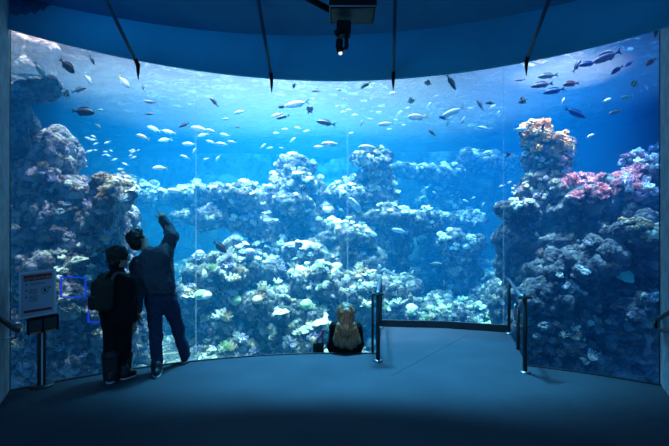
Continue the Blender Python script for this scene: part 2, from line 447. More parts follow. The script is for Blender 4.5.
# jambs, side walls
def jamb(name, px, side, d0, w, thick, mat, z0, z1, lean=0.0):
    p = P(px, HOR, d0); bm = bmesh.new(); o = Vector((-side*0.54*w, -1.1*w, 0)); bk = Vector((p.x, p.y, 0)).normalized()*thick
    b = [Vector((p.x, p.y, 0)), Vector((p.x, p.y, 0))+o, Vector((p.x, p.y, 0))+o+bk, Vector((p.x, p.y, 0))+bk]
    lo = [bm.verts.new(v+Vector((0, 0, z0))) for v in b]; hi = [bm.verts.new(v+Vector((lean, 0, z1))) for v in b]
    bm.faces.new(lo[::-1]); bm.faces.new(hi)
    for i in range(4): j = (i+1) % 4; bm.faces.new((lo[i], lo[j], hi[j], hi[i]))
    bmesh.ops.recalc_face_normals(bm, faces=bm.faces)
    return tag(from_bm(name, bm, mat, smooth=False), None, None, None, 'structure')
JLd = arc_depth((10-CX)/F, R_EDGE-0.03); JRd = arc_depth((660.5-CX)/F, R_EDGE+0.10)
jamb('wall_left_jamb', 9.2, -1, JLd, 0.5, 0.12, m_jamb, -1.3, 4.4)
jamb('wall_right_jamb', 660.5, 1, JRd, 0.5, 0.12, m_jamb, -1.3, 4.4)
jamb('trim_8', 11.0, -1, JLd+0.13, 0.06, 0.05, m_black, -1.3, 4.4)
jamb('trim_9', 658.8, 1, JRd+0.13, 0.06, 0.05, m_black, -1.3, 4.4)
def wall(name, a, b, z0, z1, thick, mat):
    a, b = Vector((*a, 0)), Vector((*b, 0)); d = (b-a); n = Vector((-d.y, d.x, 0)).normalized()*thick; bm = bmesh.new()
    q = [a, b, b+n, a+n]; lo = [bm.verts.new(v+Vector((0, 0, z0))) for v in q]; hi = [bm.verts.new(v+Vector((0, 0, z1))) for v in q]
    bm.faces.new(lo[::-1]); bm.faces.new(hi)
    for i in range(4): j = (i+1) % 4; bm.faces.new((lo[i], lo[j], hi[j], hi[i]))
    bmesh.ops.recalc_face_normals(bm, faces=bm.faces)
    return tag(from_bm(name, bm, mat, smooth=False), None, None, None, 'structure')
wl = P(9.2, HOR, JLd); wr = P(660.5, HOR, JRd)
wall('wall_left', (wl.x-0.45, wl.y), (-5.6, -2.0), -0.5, 4.6, -0.2, m_wall)
wall('wall_right', (wr.x+0.45, wr.y), (5.6, -2.0), -0.5, 4.6, 0.2, m_wall)
gl = arc_pt((2-CX)/F, R_WIN+0.1, 0); gr = arc_pt((668-CX)/F, R_WIN+0.1, 0)
wall('wall_left_reveal', (wl.x-0.12, wl.y+0.12), (gl.x-0.05, gl.y), -1.4, 6.0, 0.2, m_wall)
wall('wall_right_reveal', (wr.x+0.12, wr.y+0.12), (gr.x+0.05, gr.y), -1.4, 6.0, -0.2, m_wall)

# acrylic window: four curved panels with pale vertical seams
m_glass = bpy.data.materials.new('clear_acrylic'); m_glass.use_nodes = True; t_ = m_glass.node_tree; t_.nodes.clear()
tr_ = t_.nodes.new('ShaderNodeBsdfTransparent'); gl_ = t_.nodes.new('ShaderNodeBsdfGlossy'); gl_.inputs['Roughness'].default_value = 0.02
fr_ = t_.nodes.new('ShaderNodeFresnel'); fr_.inputs['IOR'].default_value = 1.3; mx_ = t_.nodes.new('ShaderNodeMixShader'); oo_ = t_.nodes.new('ShaderNodeOutputMaterial')
tr_.inputs[0].default_value = (0.97, 0.99, 1.0, 1)
t_.links.new(fr_.outputs[0], mx_.inputs[0]); t_.links.new(tr_.outputs[0], mx_.inputs[1]); t_.links.new(gl_.outputs[0], mx_.inputs[2]); t_.links.new(mx_.outputs[0], oo_.inputs[0])
m_seam = bpy.data.materials.new('acrylic_seam'); m_seam.use_nodes = True; t_ = m_seam.node_tree; t_.nodes.clear()
tr_ = t_.nodes.new('ShaderNodeBsdfTransparent'); df_ = t_.nodes.new('ShaderNodeBsdfTranslucent'); df_.inputs[0].default_value = (0.8, 0.92, 1, 1)
mx_ = t_.nodes.new('ShaderNodeMixShader'); mx_.inputs[0].default_value = 0.12; oo_ = t_.nodes.new('ShaderNodeOutputMaterial')
t_.links.new(tr_.outputs[0], mx_.inputs[1]); t_.links.new(df_.outputs[0], mx_.inputs[2]); t_.links.new(mx_.outputs[0], oo_.inputs[0])
SE = [-0.80, (196-CX)/F, (347.5-CX)/F, (503.5-CX)/F, 0.80]
for k in range(4):
    bm = bmesh.new(); prev = None
    for i in range(25):
        t = SE[k]+0.0012+(SE[k+1]-SE[k]-0.0024)*i/24
        row = [bm.verts.new(arc_pt(t, R_WIN, -1.3)), bm.verts.new(arc_pt(t, R_WIN, 6.0))]
        if prev: bm.faces.new((prev[0], row[0], row[1], prev[1]))
        prev = row
    tag(from_bm('window_%d' % (k+1), bm, m_glass), 'curved clear acrylic aquarium window panel', None, None, 'structure')
for k in (1, 2, 3):
    bm = bmesh.new(); a = arc_pt(SE[k]-0.0014, R_WIN, 0); b = arc_pt(SE[k]+0.0014, R_WIN, 0)
    bm_box(bm, ((a.x+b.x)/2, (a.y+b.y)/2, 2.35), ((b-a).length, 0.006, 7.3))
    tag(from_bm('trim_%d' % (9+k), bm, m_seam, smooth=False), 'pale vertical seam between acrylic panels', None, None, 'structure')

# water: one closed body with scattering and absorption; its front follows the window
WZ = 5.40
m_water = bpy.data.materials.new('sea_water'); m_water.use_nodes = True; t_ = m_water.node_tree; t_.nodes.clear()
sc_ = t_.nodes.new('ShaderNodeVolumeScatter'); sc_.inputs['Color'].default_value = (0.006, 0.36, 0.92, 1); sc_.inputs['Density'].default_value = 0.060; sc_.inputs['Anisotropy'].default_value = 0.0
ab_ = t_.nodes.new('ShaderNodeVolumeAbsorption'); ab_.inputs['Color'].default_value = (0.15, 0.93, 0.99, 1); ab_.inputs['Density'].default_value = 0.17
ad_ = t_.nodes.new('ShaderNodeAddShader'); oo_ = t_.nodes.new('ShaderNodeOutputMaterial')
t_.links.new(sc_.outputs[0], ad_.inputs[0]); t_.links.new(ab_.outputs[0], ad_.inputs[1]); t_.links.new(ad_.outputs[0], oo_.inputs['Volume'])
bm = bmesh.new(); pts = [arc_pt(-0.95+1.9*i/60, R_WIN+0.02, 0) for i in range(61)]+[Vector((11, 19.6, 0)), Vector((-11, 19.6, 0))]
lo = [bm.verts.new(p+Vector((0, 0, -1.6))) for p in pts]; hi = [bm.verts.new(p+Vector((0, 0, WZ-0.05))) for p in pts]
bm.faces.new(lo); bm.faces.new(hi[::-1])
for i in range(len(pts)): j = (i+1) % len(pts); bm.faces.new((lo[i], lo[j], hi[j], hi[i]))
bmesh.ops.recalc_face_normals(bm, faces=bm.faces)
tag(from_bm('water', bm, m_water, smooth=False), 'deep blue water filling the aquarium tank', None, None, 'structure')

# the dark hall over and around the tank
m_hall = simple('dark_hall_wall', (0.05, 0.055, 0.06), 0.9)
def hall(name, c, sz):
    bm = bmesh.new(); bm_box(bm, c, sz); tag(from_bm(name, bm, m_hall, smooth=False), None, None, None, 'structure')
hall('ceiling_tank_hall', (0, 13.0, 18.7), (22.6, 14.6, 0.2)); hall('wall_tank_left', (-11.2, 13.0, 8.5), (0.2, 14.6, 20.4)); hall('wall_tank_right', (11.2, 13.0, 8.5), (0.2, 14.6, 20.4))
hall('wall_tank_back', (0, 20.3, 8.5), (22.6, 0.2, 20.4)); hall('wall_tank_front', (0, 6.75, 12.1), (22.6, 0.15, 13.4))
# rippled water surface seen from below
m_surf = bpy.data.materials.new('water_surface'); m_surf.use_nodes = True; t_ = m_surf.node_tree; t_.nodes.clear()
N = t_.nodes.new; L = t_.links.new
tr_ = N('ShaderNodeBsdfTransparent'); gs_ = N('ShaderNodeBsdfGlossy'); gs_.inputs['Roughness'].default_value = 0.08; gs_.inputs[0].default_value = (0.55, 0.68, 0.8, 1)
tl_ = N('ShaderNodeBsdfTranslucent'); tl_.inputs[0].default_value = (0.8, 0.93, 1, 1)
a_ = N('ShaderNodeMixShader'); a_.inputs[0].default_value = 0.955; c_ = N('ShaderNodeMixShader'); c_.inputs[0].default_value = 0.55; oo_ = N('ShaderNodeOutputMaterial')
L(tl_.outputs[0], a_.inputs[1]); L(gs_.outputs[0], a_.inputs[2]); L(tr_.outputs[0], c_.inputs[1]); L(a_.outputs[0], c_.inputs[2]); L(c_.outputs[0], oo_.inputs[0])
xs = np.arange(-10, 10.01, 0.045); ys = np.arange(7.0, 19.6, 0.045)
gx, gy = np.meshgrid(xs, ys, indexing='ij'); pp = np.stack([gx.ravel(), gy.ravel(), np.zeros(gx.size)], 1)
hz = 0.03*vnoise(pp*np.array([1.3, 2.6, 1]), 3)+0.032*vnoise(pp*np.array([3.6, 6.2, 1])+9, 4)+0.020*vnoise(pp*np.array([8, 11.0, 1])+5, 8)
v = pp.copy(); v[:, 2] = WZ+hz
ii = np.arange(gx.size).reshape(gx.shape); q = np.stack([ii[:-1, :-1], ii[1:, :-1], ii[1:, 1:], ii[:-1, 1:]], -1).reshape(-1, 4)
keep = np.array([math.hypot(x-AC.x, y-AC.y) > R_WIN+0.1 for x, y in v[q[:, 0], :2]])
o = link('water_surface', mesh_from('water_surface', v, q[keep]), m_surf); tag(o, 'rippling water surface of the tank seen from below', None, None, 'structure')

# tank shell
m_tank = rock_mat('tank_rock_wall', (0.22, 0.24, 0.28), [(0.3, 0.3, 0.32), (0.2, 0.24, 0.22), (0.4, 0.36, 0.34)], 0.8, 4.0, 0.4)
def heightfield(name, x0, x1, y0, y1, s, fn, mat):
    xs = np.arange(x0, x1+s, s); ys = np.arange(y0, y1+s, s); gx, gy = np.meshgrid(xs, ys, indexing='ij')
    p = np.stack([gx.ravel(), gy.ravel(), np.zeros(gx.size)], 1); p[:, 2] = fn(p)
    ii = np.arange(gx.size).reshape(gx.shape); q = np.stack([ii[:-1, :-1], ii[1:, :-1], ii[1:, 1:], ii[:-1, 1:]], -1).reshape(-1, 4)
    keep = np.hypot(p[q[:, 0], 0]-AC.x, p[q[:, 0], 1]-AC.y) > R_WIN+0.12
    return link(name, mesh_from(name, p, q[keep]), mat)

PAL = [(0.34, 0.31, 0.27), (0.24, 0.21, 0.24), (0.42, 0.38, 0.32), (0.17, 0.20, 0.17), (0.62, 0.58, 0.52), (0.27, 0.18, 0.2), (0.28, 0.26, 0.18)]
m_mid = rock_mat('pale_reef_rock', (0.09, 0.095, 0.10), PAL, 2.4, 13.0, 0.46)
m_cliff = rock_mat('purple_reef_rock', (0.13, 0.10, 0.12), [(0.36, 0.29, 0.32), (0.28, 0.22, 0.28), (0.5, 0.42, 0.38), (0.22, 0.24, 0.2), (0.42, 0.3, 0.36), (0.3, 0.26, 0.24)], 2.2, 13.0, 0.5)
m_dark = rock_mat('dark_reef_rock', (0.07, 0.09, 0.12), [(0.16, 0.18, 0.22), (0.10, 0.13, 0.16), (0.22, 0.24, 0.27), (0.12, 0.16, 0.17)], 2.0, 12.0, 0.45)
m_sandy = rock_mat('sandy_pink_rock', (0.42, 0.30, 0.26), [(0.5, 0.38, 0.32), (0.4, 0.26, 0.26), (0.55, 0.46, 0.38)], 1.8, 9.0, 0.5)

def bed(p):
    z = -2.0+0.26*np.clip(np.hypot(p[:, 0]-AC.x, p[:, 1]-AC.y)-R_WIN, 0, 9)+0.4*fbm(p*0.45, 3, 0.5, 71)
    return z+0.42*lumps(p*np.array([1.1, 1.1, 1]), 21)*0.7+0.22*lumps(p*2.6, 22)+0.10*lumps(p*5.5, 23)
seabed = heightfield('seabed', -9.5, 9.5, 8.6, 19.4, 0.06, bed, m_mid)
tag(seabed, 'uneven coral rubble seabed rising to the back', None, None, 'structure')
xs = np.arange(-10.5, 10.5, 0.12); zs = np.arange(-1.5, 5.2, 0.12); gx, gz = np.meshgrid(xs, zs, indexing='ij')
p = np.stack([gx.ravel(), np.full(gx.size, 19.2), gz.ravel()], 1)
p[:, 1] -= 1.0*fbm(p*0.4, 3, 0.5, 5)+0.5*lumps(p*0.9, 6)+0.25*lumps(p*2.2, 7)
ii = np.arange(gx.size).reshape(gx.shape); q = np.stack([ii[:-1, :-1], ii[1:, :-1], ii[1:, 1:], ii[:-1, 1:]], -1).reshape(-1, 4)
tag(link('wall_back', mesh_from('wall_back', p, q), m_tank), 'lumpy rock wall at the back of the tank', None, None, 'structure')

# ------------------------------------------------------------------ reef rocks
ROCKS = []
def rock(name, label, blobs, mat, h=0.05, big=0.22, mid=0.10, fine=0.045, freq=1.3, k=0.25, seed=0, cuts=(), cat='reef rock', erode=0.3, strata=0.15):
    s = Sdf()
    for px, py, d, rx, ry, rz in blobs: s.ell(P(px, py, d), (rx, ry, rz), None, k)
    for px, py, d, rx, ry, rz in cuts: s.ell(P(px, py, d), (rx, ry, rz), None, 0.12, True)
    disp = [lambda v: big*(lumps(v*freq, seed+1)-0.55), lambda v: mid*0.9*fbm(v*freq*1.9, 3, 0.6, seed+5)+mid*0.8*(lumps(v*freq*2.4, seed+2)-0.5), lambda v: fine*(lumps(v*freq*5.2, seed+3)-0.5)]
    if h <= 0.036: disp.append(lambda v: fine*0.55*(lumps(v*freq*10.5, seed+4)-0.5))
    me = sdf_mesh(name, s, h, (0.22, 0.9), disp, None, erode, strata)
    o = link(name, me, mat); tag(o, label, cat)
    ROCKS.append(o); return o

rock('reef_cliff', 'tall purple-grey coral cliff filling the tank beside the warning sign',
     [(50, 300, 10.0, 1.7, 1.2, 2.6), (38, 214, 10.2, 1.4, 1.1, 1.12), (50, 155, 10.0, .36, .5, .56), (97, 226, 9.9, .70, .8, .86), (104, 285, 9.9, .55, .7, 1.1), (76, 340, 9.4, 1.2, .9, 1.3), (75, 300, 9.0, .4, .5, .75)],
     m_cliff, 0.032, 0.26, 0.18, 0.10, 1.5, 0.2, 10, erode=0.34, strata=0.07)
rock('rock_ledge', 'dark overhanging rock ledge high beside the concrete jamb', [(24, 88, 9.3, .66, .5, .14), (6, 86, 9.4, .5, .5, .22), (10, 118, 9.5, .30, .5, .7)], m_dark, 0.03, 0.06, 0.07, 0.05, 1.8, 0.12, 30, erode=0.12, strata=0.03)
rock('rock_outcrop', 'sandy pink rock outcrop under the soffit at the cliff top', [(26, 62, 10.7, .72, .5, .66), (6, 68, 10.7, .6, .5, .8)], m_sandy, 0.036, 0.14, 0.07, 0.04, 1.6, 0.2, 40, erode=0.12)
rock('reef_ledge', 'long pale ledge of reef behind the raised pointing hand', [(155, 198, 14.2, 1.5, .9, .12), (200, 194, 13.8, .8, .8, .13), (128, 190, 14.4, .7, .8, .15)], m_mid, 0.04, 0.16, 0.14, 0.08, 1.7, 0.15, 50, erode=0.12, strata=0.05)
rock('reef_mound', 'pale lumpy reef mound with a dark cave below its crest',
     [(240, 192, 13.2, 1.3, .8, .16), (288, 192, 13.2, .50, .6, .86), (215, 212, 13.4, .8, .7, .13), (278, 240, 13.2, .7, .8, 1.2), (310, 225, 13.2, .5, .6, .3)],
     m_mid, 0.04, 0.22, 0.18, 0.09, 1.7, 0.15, 60, erode=0.34, strata=0.11, cuts=[(225, 238, 12.4, .8, .9, .55), (245, 205, 12.2, .9, .6, .2)])
rock('reef_slope', 'broad pale coral slope rising behind the seated woman', [(280, 325, 12.2, 2.9, 1.4, 1.0), (215, 300, 11.8, .9, .9, 1.0), (330, 300, 12.0, 1.2, 1., .7), (250, 280, 12.8, 1.4, .8, .8)], m_mid, 0.04, 0.34, 0.22, 0.11, 1.5, 0.2, 70, erode=0.4)
rock('reef_terrace', 'stepped reef terrace under the middle window seam', [(325, 194, 13.8, .9, .7, .13), (312, 216, 13.4, .8, .7, .2), (338, 234, 13.0, .9, .7, .16), (312, 258, 12.8, 1.0, .8, .55), (345, 275, 12.9, 1.2, .7, .8), (352, 245, 14.6, .7, .4, 1.0)], m_mid, 0.04, 0.22, 0.18, 0.09, 1.7, 0.12, 80, erode=0.32, strata=0.12)
rock('reef_stack', 'blunt reef pillar with a white crusted top', [(380, 192, 13.8, .38, .42, 1.1), (379, 160, 13.6, .52, .5, .12), (385, 240, 13.8, .8, .6, 1.2), (400, 222, 13.6, 1.2, .6, .25)], m_mid, 0.04, 0.16, 0.15, 0.08, 1.7, 0.12, 90, erode=0.22, strata=0.08)
rock('reef_arch', 'far curving reef arm behind the blunt pillar', [(412, 168, 16.0, .8, .6, .13), (440, 174, 16.2, .8, .6, .14), (470, 162, 16.2, .9, .6, .15), (500, 167, 16.4, .9, .6, .16), (440, 225, 17.0, .9, .6, 1.5), (450, 222, 15.2, 1.4, .7, .2)], m_mid, 0.045, 0.18, 0.14, 0.07, 1.7, 0.12, 100, erode=0.14, strata=0.06)
rock('reef_bommie', 'round coral head standing alone in the deep blue gap', [(457, 247, 13.0, .5, .45, .38), (458, 275, 13.2, .4, .4, .9)], m_mid, 0.04, 0.14, 0.12, 0.06, 1.8, 0.1, 110, erode=0.12)
rock('reef_mound', 'low coral mound beyond the end of the platform', [(430, 330, 12.4, 2.0, 1.3, .75), (495, 315, 12.6, 1.0, .9, .8), (390, 310, 12.4, .8, .9, .8)], m_mid, 0.045, 0.30, 0.18, 0.09, 1.4, 0.2, 120)
rock('reef_pinnacle', 'steep reef pinnacle topped with orange coral', [(546, 158, 10.6, .32, .40, .80), (543, 195, 10.5, .52, .55, .38), (515, 205, 10.2, .35, .4, .14)], m_mid, 0.034, 0.16, 0.14, 0.07, 1.8, 0.15, 130, erode=0.15, strata=0.04)
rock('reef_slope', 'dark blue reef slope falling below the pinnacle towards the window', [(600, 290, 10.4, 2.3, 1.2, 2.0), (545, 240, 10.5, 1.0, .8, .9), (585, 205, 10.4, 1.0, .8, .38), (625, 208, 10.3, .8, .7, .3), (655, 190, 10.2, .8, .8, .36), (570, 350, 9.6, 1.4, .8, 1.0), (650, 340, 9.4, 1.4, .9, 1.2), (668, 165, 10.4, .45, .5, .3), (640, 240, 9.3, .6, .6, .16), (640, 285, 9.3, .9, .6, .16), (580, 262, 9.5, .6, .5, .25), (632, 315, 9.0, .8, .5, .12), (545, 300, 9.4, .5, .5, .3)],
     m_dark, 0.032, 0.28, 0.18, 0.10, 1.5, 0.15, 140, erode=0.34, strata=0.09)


# ------------------------------------------------------------------ corals
def coral_boulder(seed):
    s = Sdf(); s.ell((0, 0, 0.12), (0.5, 0.46, 0.34)); s.ell((0.2, 0.1, 0.15), (0.25, 0.28, 0.28), None, 0.1)
    return sdf_mesh('boulder_coral', s, 0.055, None, [lambda v: 0.10*(lumps(v*3.2+seed, seed)-0.5), lambda v: 0.05*(lumps(v*8+seed, seed+1)-0.5)])
def coral_cauli(seed):
    rnd = random.Random(seed); s = Sdf(); s.ell((0, 0, 0.08), (0.3, 0.3, 0.2))
    for i in range(26):
        a = rnd.uniform(0, 6.283); e = rnd.uniform(0.05, 1.5); r = rnd.uniform(0.36, 0.46)
        s.ell((r*math.cos(a)*math.cos(e), r*math.sin(a)*math.cos(e), 0.05+r*0.85*math.sin(e)), [rnd.uniform(0.075, 0.13)]*3, None, 0.02)
    return sdf_mesh('cauliflower_coral', s, 0.042, None, [lambda v: 0.045*(lumps(v*9+seed, seed)-0.5)])
def coral_branch(seed):
    rnd = random.Random(seed); bm = bmesh.new()
    for i in range(30):
        a = rnd.uniform(0, 6.283); e = math.radians(rnd.uniform(18, 88)); L = rnd.uniform(0.38, 0.6)
        d = Vector((math.cos(a)*math.cos(e), math.sin(a)*math.cos(e), math.sin(e))); p0 = Vector((d.x*0.08, d.y*0.08, -0.05))
        p1 = p0+d*L*0.5; d2 = (d+Vector((rnd.uniform(-.35, .35), rnd.uniform(-.35, .35), 0.35))).normalized(); p2 = p1+d2*L*0.5
        bm_tube(bm, [p0, p1, p2, p2+d2*0.02], [0.045, 0.036, 0.026, 0.008], 5)
        for f in range(2):
            d3 = (d2+Vector((rnd.uniform(-1, 1), rnd.uniform(-1, 1), rnd.uniform(0, .6)))).normalized(); b = p1.lerp(p2, rnd.uniform(0.1, 0.8))
            bm_tube(bm, [b, b+d3*0.1, b+d3*0.17], [0.028, 0.024, 0.008], 5)
    me = bpy.data.meshes.new('branching_coral'); bm.to_mesh(me); bm.free(); return me
def ruffle(bm, c, nrm, R, rnd, th=0.035, n=26, m=5, a0=0.0, a1=6.2832, cup=0.18):
    nrm = Vector(nrm).normalized(); u = nrm.orthogonal().normalized(); w = nrm.cross(u); ph = [rnd.uniform(0, 6.28) for _ in range(3)]
    grid = []
    for s_ in (1, -1):
        g = []
        for j in range(m+1):
            row = []
            for i in range(n):
                a = a0+(a1-a0)*i/(n if a1-a0 > 6.28 else n-1); q = j/m; rr = R*q*(1+0.16*math.sin(3*a+ph[0])+0.08*math.sin(7*a+ph[1]))
                hh = cup*R*q*q+0.10*R*q*q*math.sin(5*a+ph[2])+s_*th*0.5*(1-0.7*q)
                row.append(bm.verts.new(Vector(c)+u*(rr*math.cos(a))+w*(rr*math.sin(a))+nrm*hh))
            g.append(row)
        grid.append(g)
    k = n if a1-a0 > 6.28 else n-1
    for g, fl_ in zip(grid, (0, 1)):
        for j in range(m):
            for i in range(k):
                f = (g[j][i], g[j][(i+1) % n], g[j+1][(i+1) % n], g[j+1][i])
                bm.faces.new(f if not fl_ else f[::-1])
    for i in range(k): bm.faces.new((grid[0][m][i], grid[0][m][(i+1) % n], grid[1][m][(i+1) % n], grid[1][m][i]))
def coral_plate(seed):
    rnd = random.Random(seed); bm = bmesh.new()
    bm_tube(bm, [(0, 0, -0.15), (0.01, 0, 0.05), (0.02, 0.01, 0.17)], [0.13, 0.09, 0.16], 10)
    ruffle(bm, (0.02, 0.01, 0.17), (0.12, -0.15, 1), 0.5, rnd, 0.05, 30, 5)
    if seed % 2: ruffle(bm, (-0.06, 0.1, 0.29), (-0.1, -0.2, 1), 0.32, rnd, 0.05, 26, 4)
    me = bpy.data.meshes.new('plate_coral'); bm.to_mesh(me); bm.free(); return me
def coral_leaf(seed):
    rnd = random.Random(seed); bm = bmesh.new()
    for i in range(11):
        a = i*2.4+rnd.uniform(-.3, .3); tl = rnd.uniform(0.5, 1.0); r = 0.10+0.10*(i % 3)
        ruffle(bm, (r*math.cos(a), r*math.sin(a), 0.03+0.05*(i % 4)), (-math.cos(a)*tl, -math.sin(a)*tl, 1), rnd.uniform(0.2, 0.3), rnd, 0.035, 14, 3)
    me = bpy.data.meshes.new('leaf_coral'); bm.to_mesh(me); bm.free(); return me
def coral_finger(seed):
    rnd = random.Random(seed); s = Sdf(); s.ell((0, 0, 0.02), (0.38, 0.36, 0.14))
    for i in range(22):
        a = rnd.uniform(0, 6.283); r = 0.36*math.sqrt(rnd.random()); b = Vector((r*math.cos(a), r*math.sin(a), 0.05)); t = b+Vector((b.x*0.5+rnd.uniform(-.07, .07), b.y*0.5+rnd.uniform(-.07, .07), rnd.uniform(0.2, 0.36)))
        s.cone(b, t, 0.06, rnd.uniform(0.04, 0.06), 0.03)
    return sdf_mesh('finger_coral', s, 0.042, None, [lambda v: 0.03*(lumps(v*11+seed, seed)-0.5)])
KINDS = {'boulder': coral_boulder, 'cauliflower': coral_cauli, 'branching': coral_branch, 'plate': coral_plate, 'leaf': coral_leaf, 'finger': coral_finger}
COL = {'white': (0.86, 0.86, 0.84), 'cream': (0.80, 0.74, 0.58), 'tan': (0.62, 0.42, 0.26), 'lilac': (0.52, 0.44, 0.60), 'brown': (0.26, 0.19, 0.16), 'pink': (0.92, 0.36, 0.42), 'orange': (0.90, 0.40, 0.20), 'grey': (0.26, 0.30, 0.35), 'green': (0.45, 0.58, 0.30)}
CM = {k: coral_mat(k+'_coral', c) for k, c in COL.items()}
PROTO = {}
def coral_proto(kind, colour, var):
    key = (kind, colour, var)
    if key not in PROTO:
        if (kind, var) not in PROTO: PROTO[(kind, var)] = KINDS[kind](100+var*7)
        me = PROTO[(kind, var)].copy(); me.materials.clear(); me.materials.append(CM[colour]); me.polygons.foreach_set('use_smooth', np.ones(len(me.polygons), dtype=bool))
        PROTO[key] = bpy.data.objects.new(kind+'_coral', me)
    return PROTO[key]

class Bvh:
    def __init__(self):
        vs = []; qs = []; n = 0
        for o in ROCKS+[seabed]:
            me = o.data; c = np.empty(len(me.vertices)*3); me.vertices.foreach_get('co', c); l = np.empty(len(me.loops), dtype=np.int32); me.loops.foreach_get('vertex_index', l)
            vs.append(c.reshape(-1, 3)); qs.append(l.reshape(-1, 4)+n); n += len(me.vertices)
        self.t = BVHTree.FromPolygons(np.concatenate(vs).tolist(), np.concatenate(qs).tolist())
    def pix(self, px, py):
        d = P(px, py, 1.0)-Vector((0, 0, EYE)); d.normalize(); o = Vector((0, 0, EYE))+d*(7.6)
        return self.t.ray_cast(o, d)
TREE = Bvh()
rng = random.Random(4)
N_CORAL = 0
def put_coral(kind, colour, loc, nrm, size, label, group):
    global N_CORAL
    src = coral_proto(kind, colour, rng.randrange(2)); o = src.copy(); C.objects.link(o); N_CORAL += 1
    up = (Vector(nrm)*0.6+Vector((0, -0.15, 0.75))).normalized()
    q = Vector((0, 0, 1)).rotation_difference(up) @ Quaternion((0, 0, 1), rng.uniform(0, 6.283))
    o.rotation_mode = 'QUATERNION'; o.rotation_quaternion = q
    o.scale = (size*rng.uniform(.85, 1.2), size*rng.uniform(.85, 1.2), size*rng.uniform(.7, 1.15)); o.location = Vector(loc)-up*size*0.05
    tag(o, label, 'coral', group); return o
def scatter(box, n, kinds, colours, size, place, min_nz=-0.1, dmax=20):
    n = int(n*1.75); size = (size[0]*0.5, size[1]*0.66); x0, y0, x1, y1 = box; k = 0; tries = 0
    while k < n and tries < n*14:
        tries += 1
        hit = TREE.pix(rng.uniform(x0, x1), rng.uniform(y0, y1))
        if hit[0] is None: continue
        p, nr = hit[0], hit[1]
        if nr.y > 0 and nr.z < 0: nr = -nr
        if nr.z < min_nz or p.y > dmax: continue
        if math.hypot(p.x-AC.x, p.y-AC.y) < R_WIN+0.35: continue
        kind = rng.choice(kinds); col = rng.choice(colours)
        word = {'boulder': 'rounded', 'cauliflower': 'knobbly', 'branching': 'branching', 'plate': 'plate', 'leaf': 'leafy', 'finger': 'finger'}[kind]
        put_coral(kind, col, p, nr, rng.uniform(*size), '%s %s coral %s' % (col, word, place), '%s %s corals %s' % (col, word, place)); k += 1
ALLK = ['boulder', 'cauliflower', 'branching', 'branching', 'branching', 'branching', 'finger', 'finger', 'plate', 'leaf']
scatter((186, 262, 372, 352), 90, ALLK, ['white', 'cream', 'tan', 'tan', 'lilac', 'green'], (0.22, 0.5), 'on the broad slope behind the seated woman', 0.5)
scatter((196, 150, 322, 262), 70, ALLK, ['white', 'white', 'cream', 'lilac'], (0.22, 0.46), 'on the mound with the dark cave', 0.5)
scatter((112, 178, 214, 206), 26, ['cauliflower', 'branching', 'plate', 'leaf'], ['white', 'cream'], (0.22, 0.45), 'on the long ledge behind the raised hand', 0.5)
scatter((288, 172, 372, 290), 56, ALLK, ['white', 'cream', 'white', 'tan'], (0.2, 0.42), 'on the stepped terrace under the middle seam', 0.5)
scatter((352, 142, 412, 236), 24, ['cauliflower', 'branching', 'leaf', 'plate'], ['white', 'cream'], (0.2, 0.42), 'on the blunt reef pillar', 0.5)
scatter((398, 150, 512, 226), 40, ['cauliflower', 'branching', 'plate', 'leaf'], ['white', 'cream'], (0.25, 0.5), 'on the far curving reef arm', 0.5)
scatter((438, 230, 478, 262), 10, ['boulder', 'cauliflower'], ['white', 'cream'], (0.25, 0.4), 'on the lone coral head in the gap', 0.1)
scatter((384, 292, 506, 330), 34, ALLK, ['white', 'cream', 'green', 'tan'], (0.2, 0.42), 'on the low mound beyond the platform', 0.5)
scatter((14, 150, 134, 382), 60, ['cauliflower', 'finger', 'finger', 'branching'], ['lilac', 'brown', 'grey', 'tan', 'brown'], (0.16, 0.36), 'on the cliff beside the warning sign', 0.0)
scatter((58, 244, 90, 282), 9, ['cauliflower', 'leaf', 'plate'], ['cream'], (0.2, 0.34), 'in a clump above the blue rectangular reflection', -0.2)
scatter((64, 160, 128, 196), 16, ['cauliflower', 'branching', 'finger'], ['tan', 'cream'], (0.16, 0.3), 'along the crest of the cliff', 0.1)
scatter((514, 116, 568, 152), 48, ['cauliflower', 'branching', 'finger'], ['orange', 'orange', 'tan'], (0.22, 0.38), 'covering the top of the pinnacle', -0.3)
scatter((508, 150, 574, 202), 34, ['cauliflower', 'branching', 'leaf'], ['white', 'lilac', 'lilac', 'cream'], (0.16, 0.32), 'on the flank of the pinnacle', -0.2)
scatter((504, 186, 532, 212), 8, ['boulder', 'cauliflower'], ['cream', 'white'], (0.16, 0.26), 'at the foot of the pinnacle', 0.0)
scatter((562, 152, 642, 202), 48, ['finger', 'branching', 'finger'], ['pink'], (0.2, 0.4), 'spreading down the slope from the pinnacle', -0.2)
scatter((622, 148, 660, 196), 16, ['finger', 'leaf', 'cauliflower'], ['white', 'lilac'], (0.25, 0.45), 'beside the concrete jamb above the dark slope', -0.2)
scatter((616, 220, 660, 242), 16, ['cauliflower', 'leaf', 'plate'], ['tan', 'cream'], (0.22, 0.36), 'on the tan shelf of the dark slope', -0.1)
scatter((556, 268, 594, 294), 12, ['cauliflower', 'leaf'], ['white', 'grey'], (0.16, 0.3), 'in a patch halfway down the dark slope', -0.1)
scatter((594, 296, 648, 324), 11, ['plate', 'leaf', 'finger'], ['cream', 'grey', 'pink'], (0.2, 0.36), 'on the low shelf of the dark slope', -0.1)
scatter((536, 322, 600, 378), 22, ['cauliflower', 'leaf', 'finger', 'branching'], ['white', 'grey', 'grey'], (0.16, 0.34), 'low on the dark slope near the handrail', -0.1)
scatter((524, 205, 660, 380), 36, ['cauliflower', 'finger', 'branching'], ['grey', 'grey', 'brown'], (0.14, 0.34), 'scattered over the dark slope', -0.1)
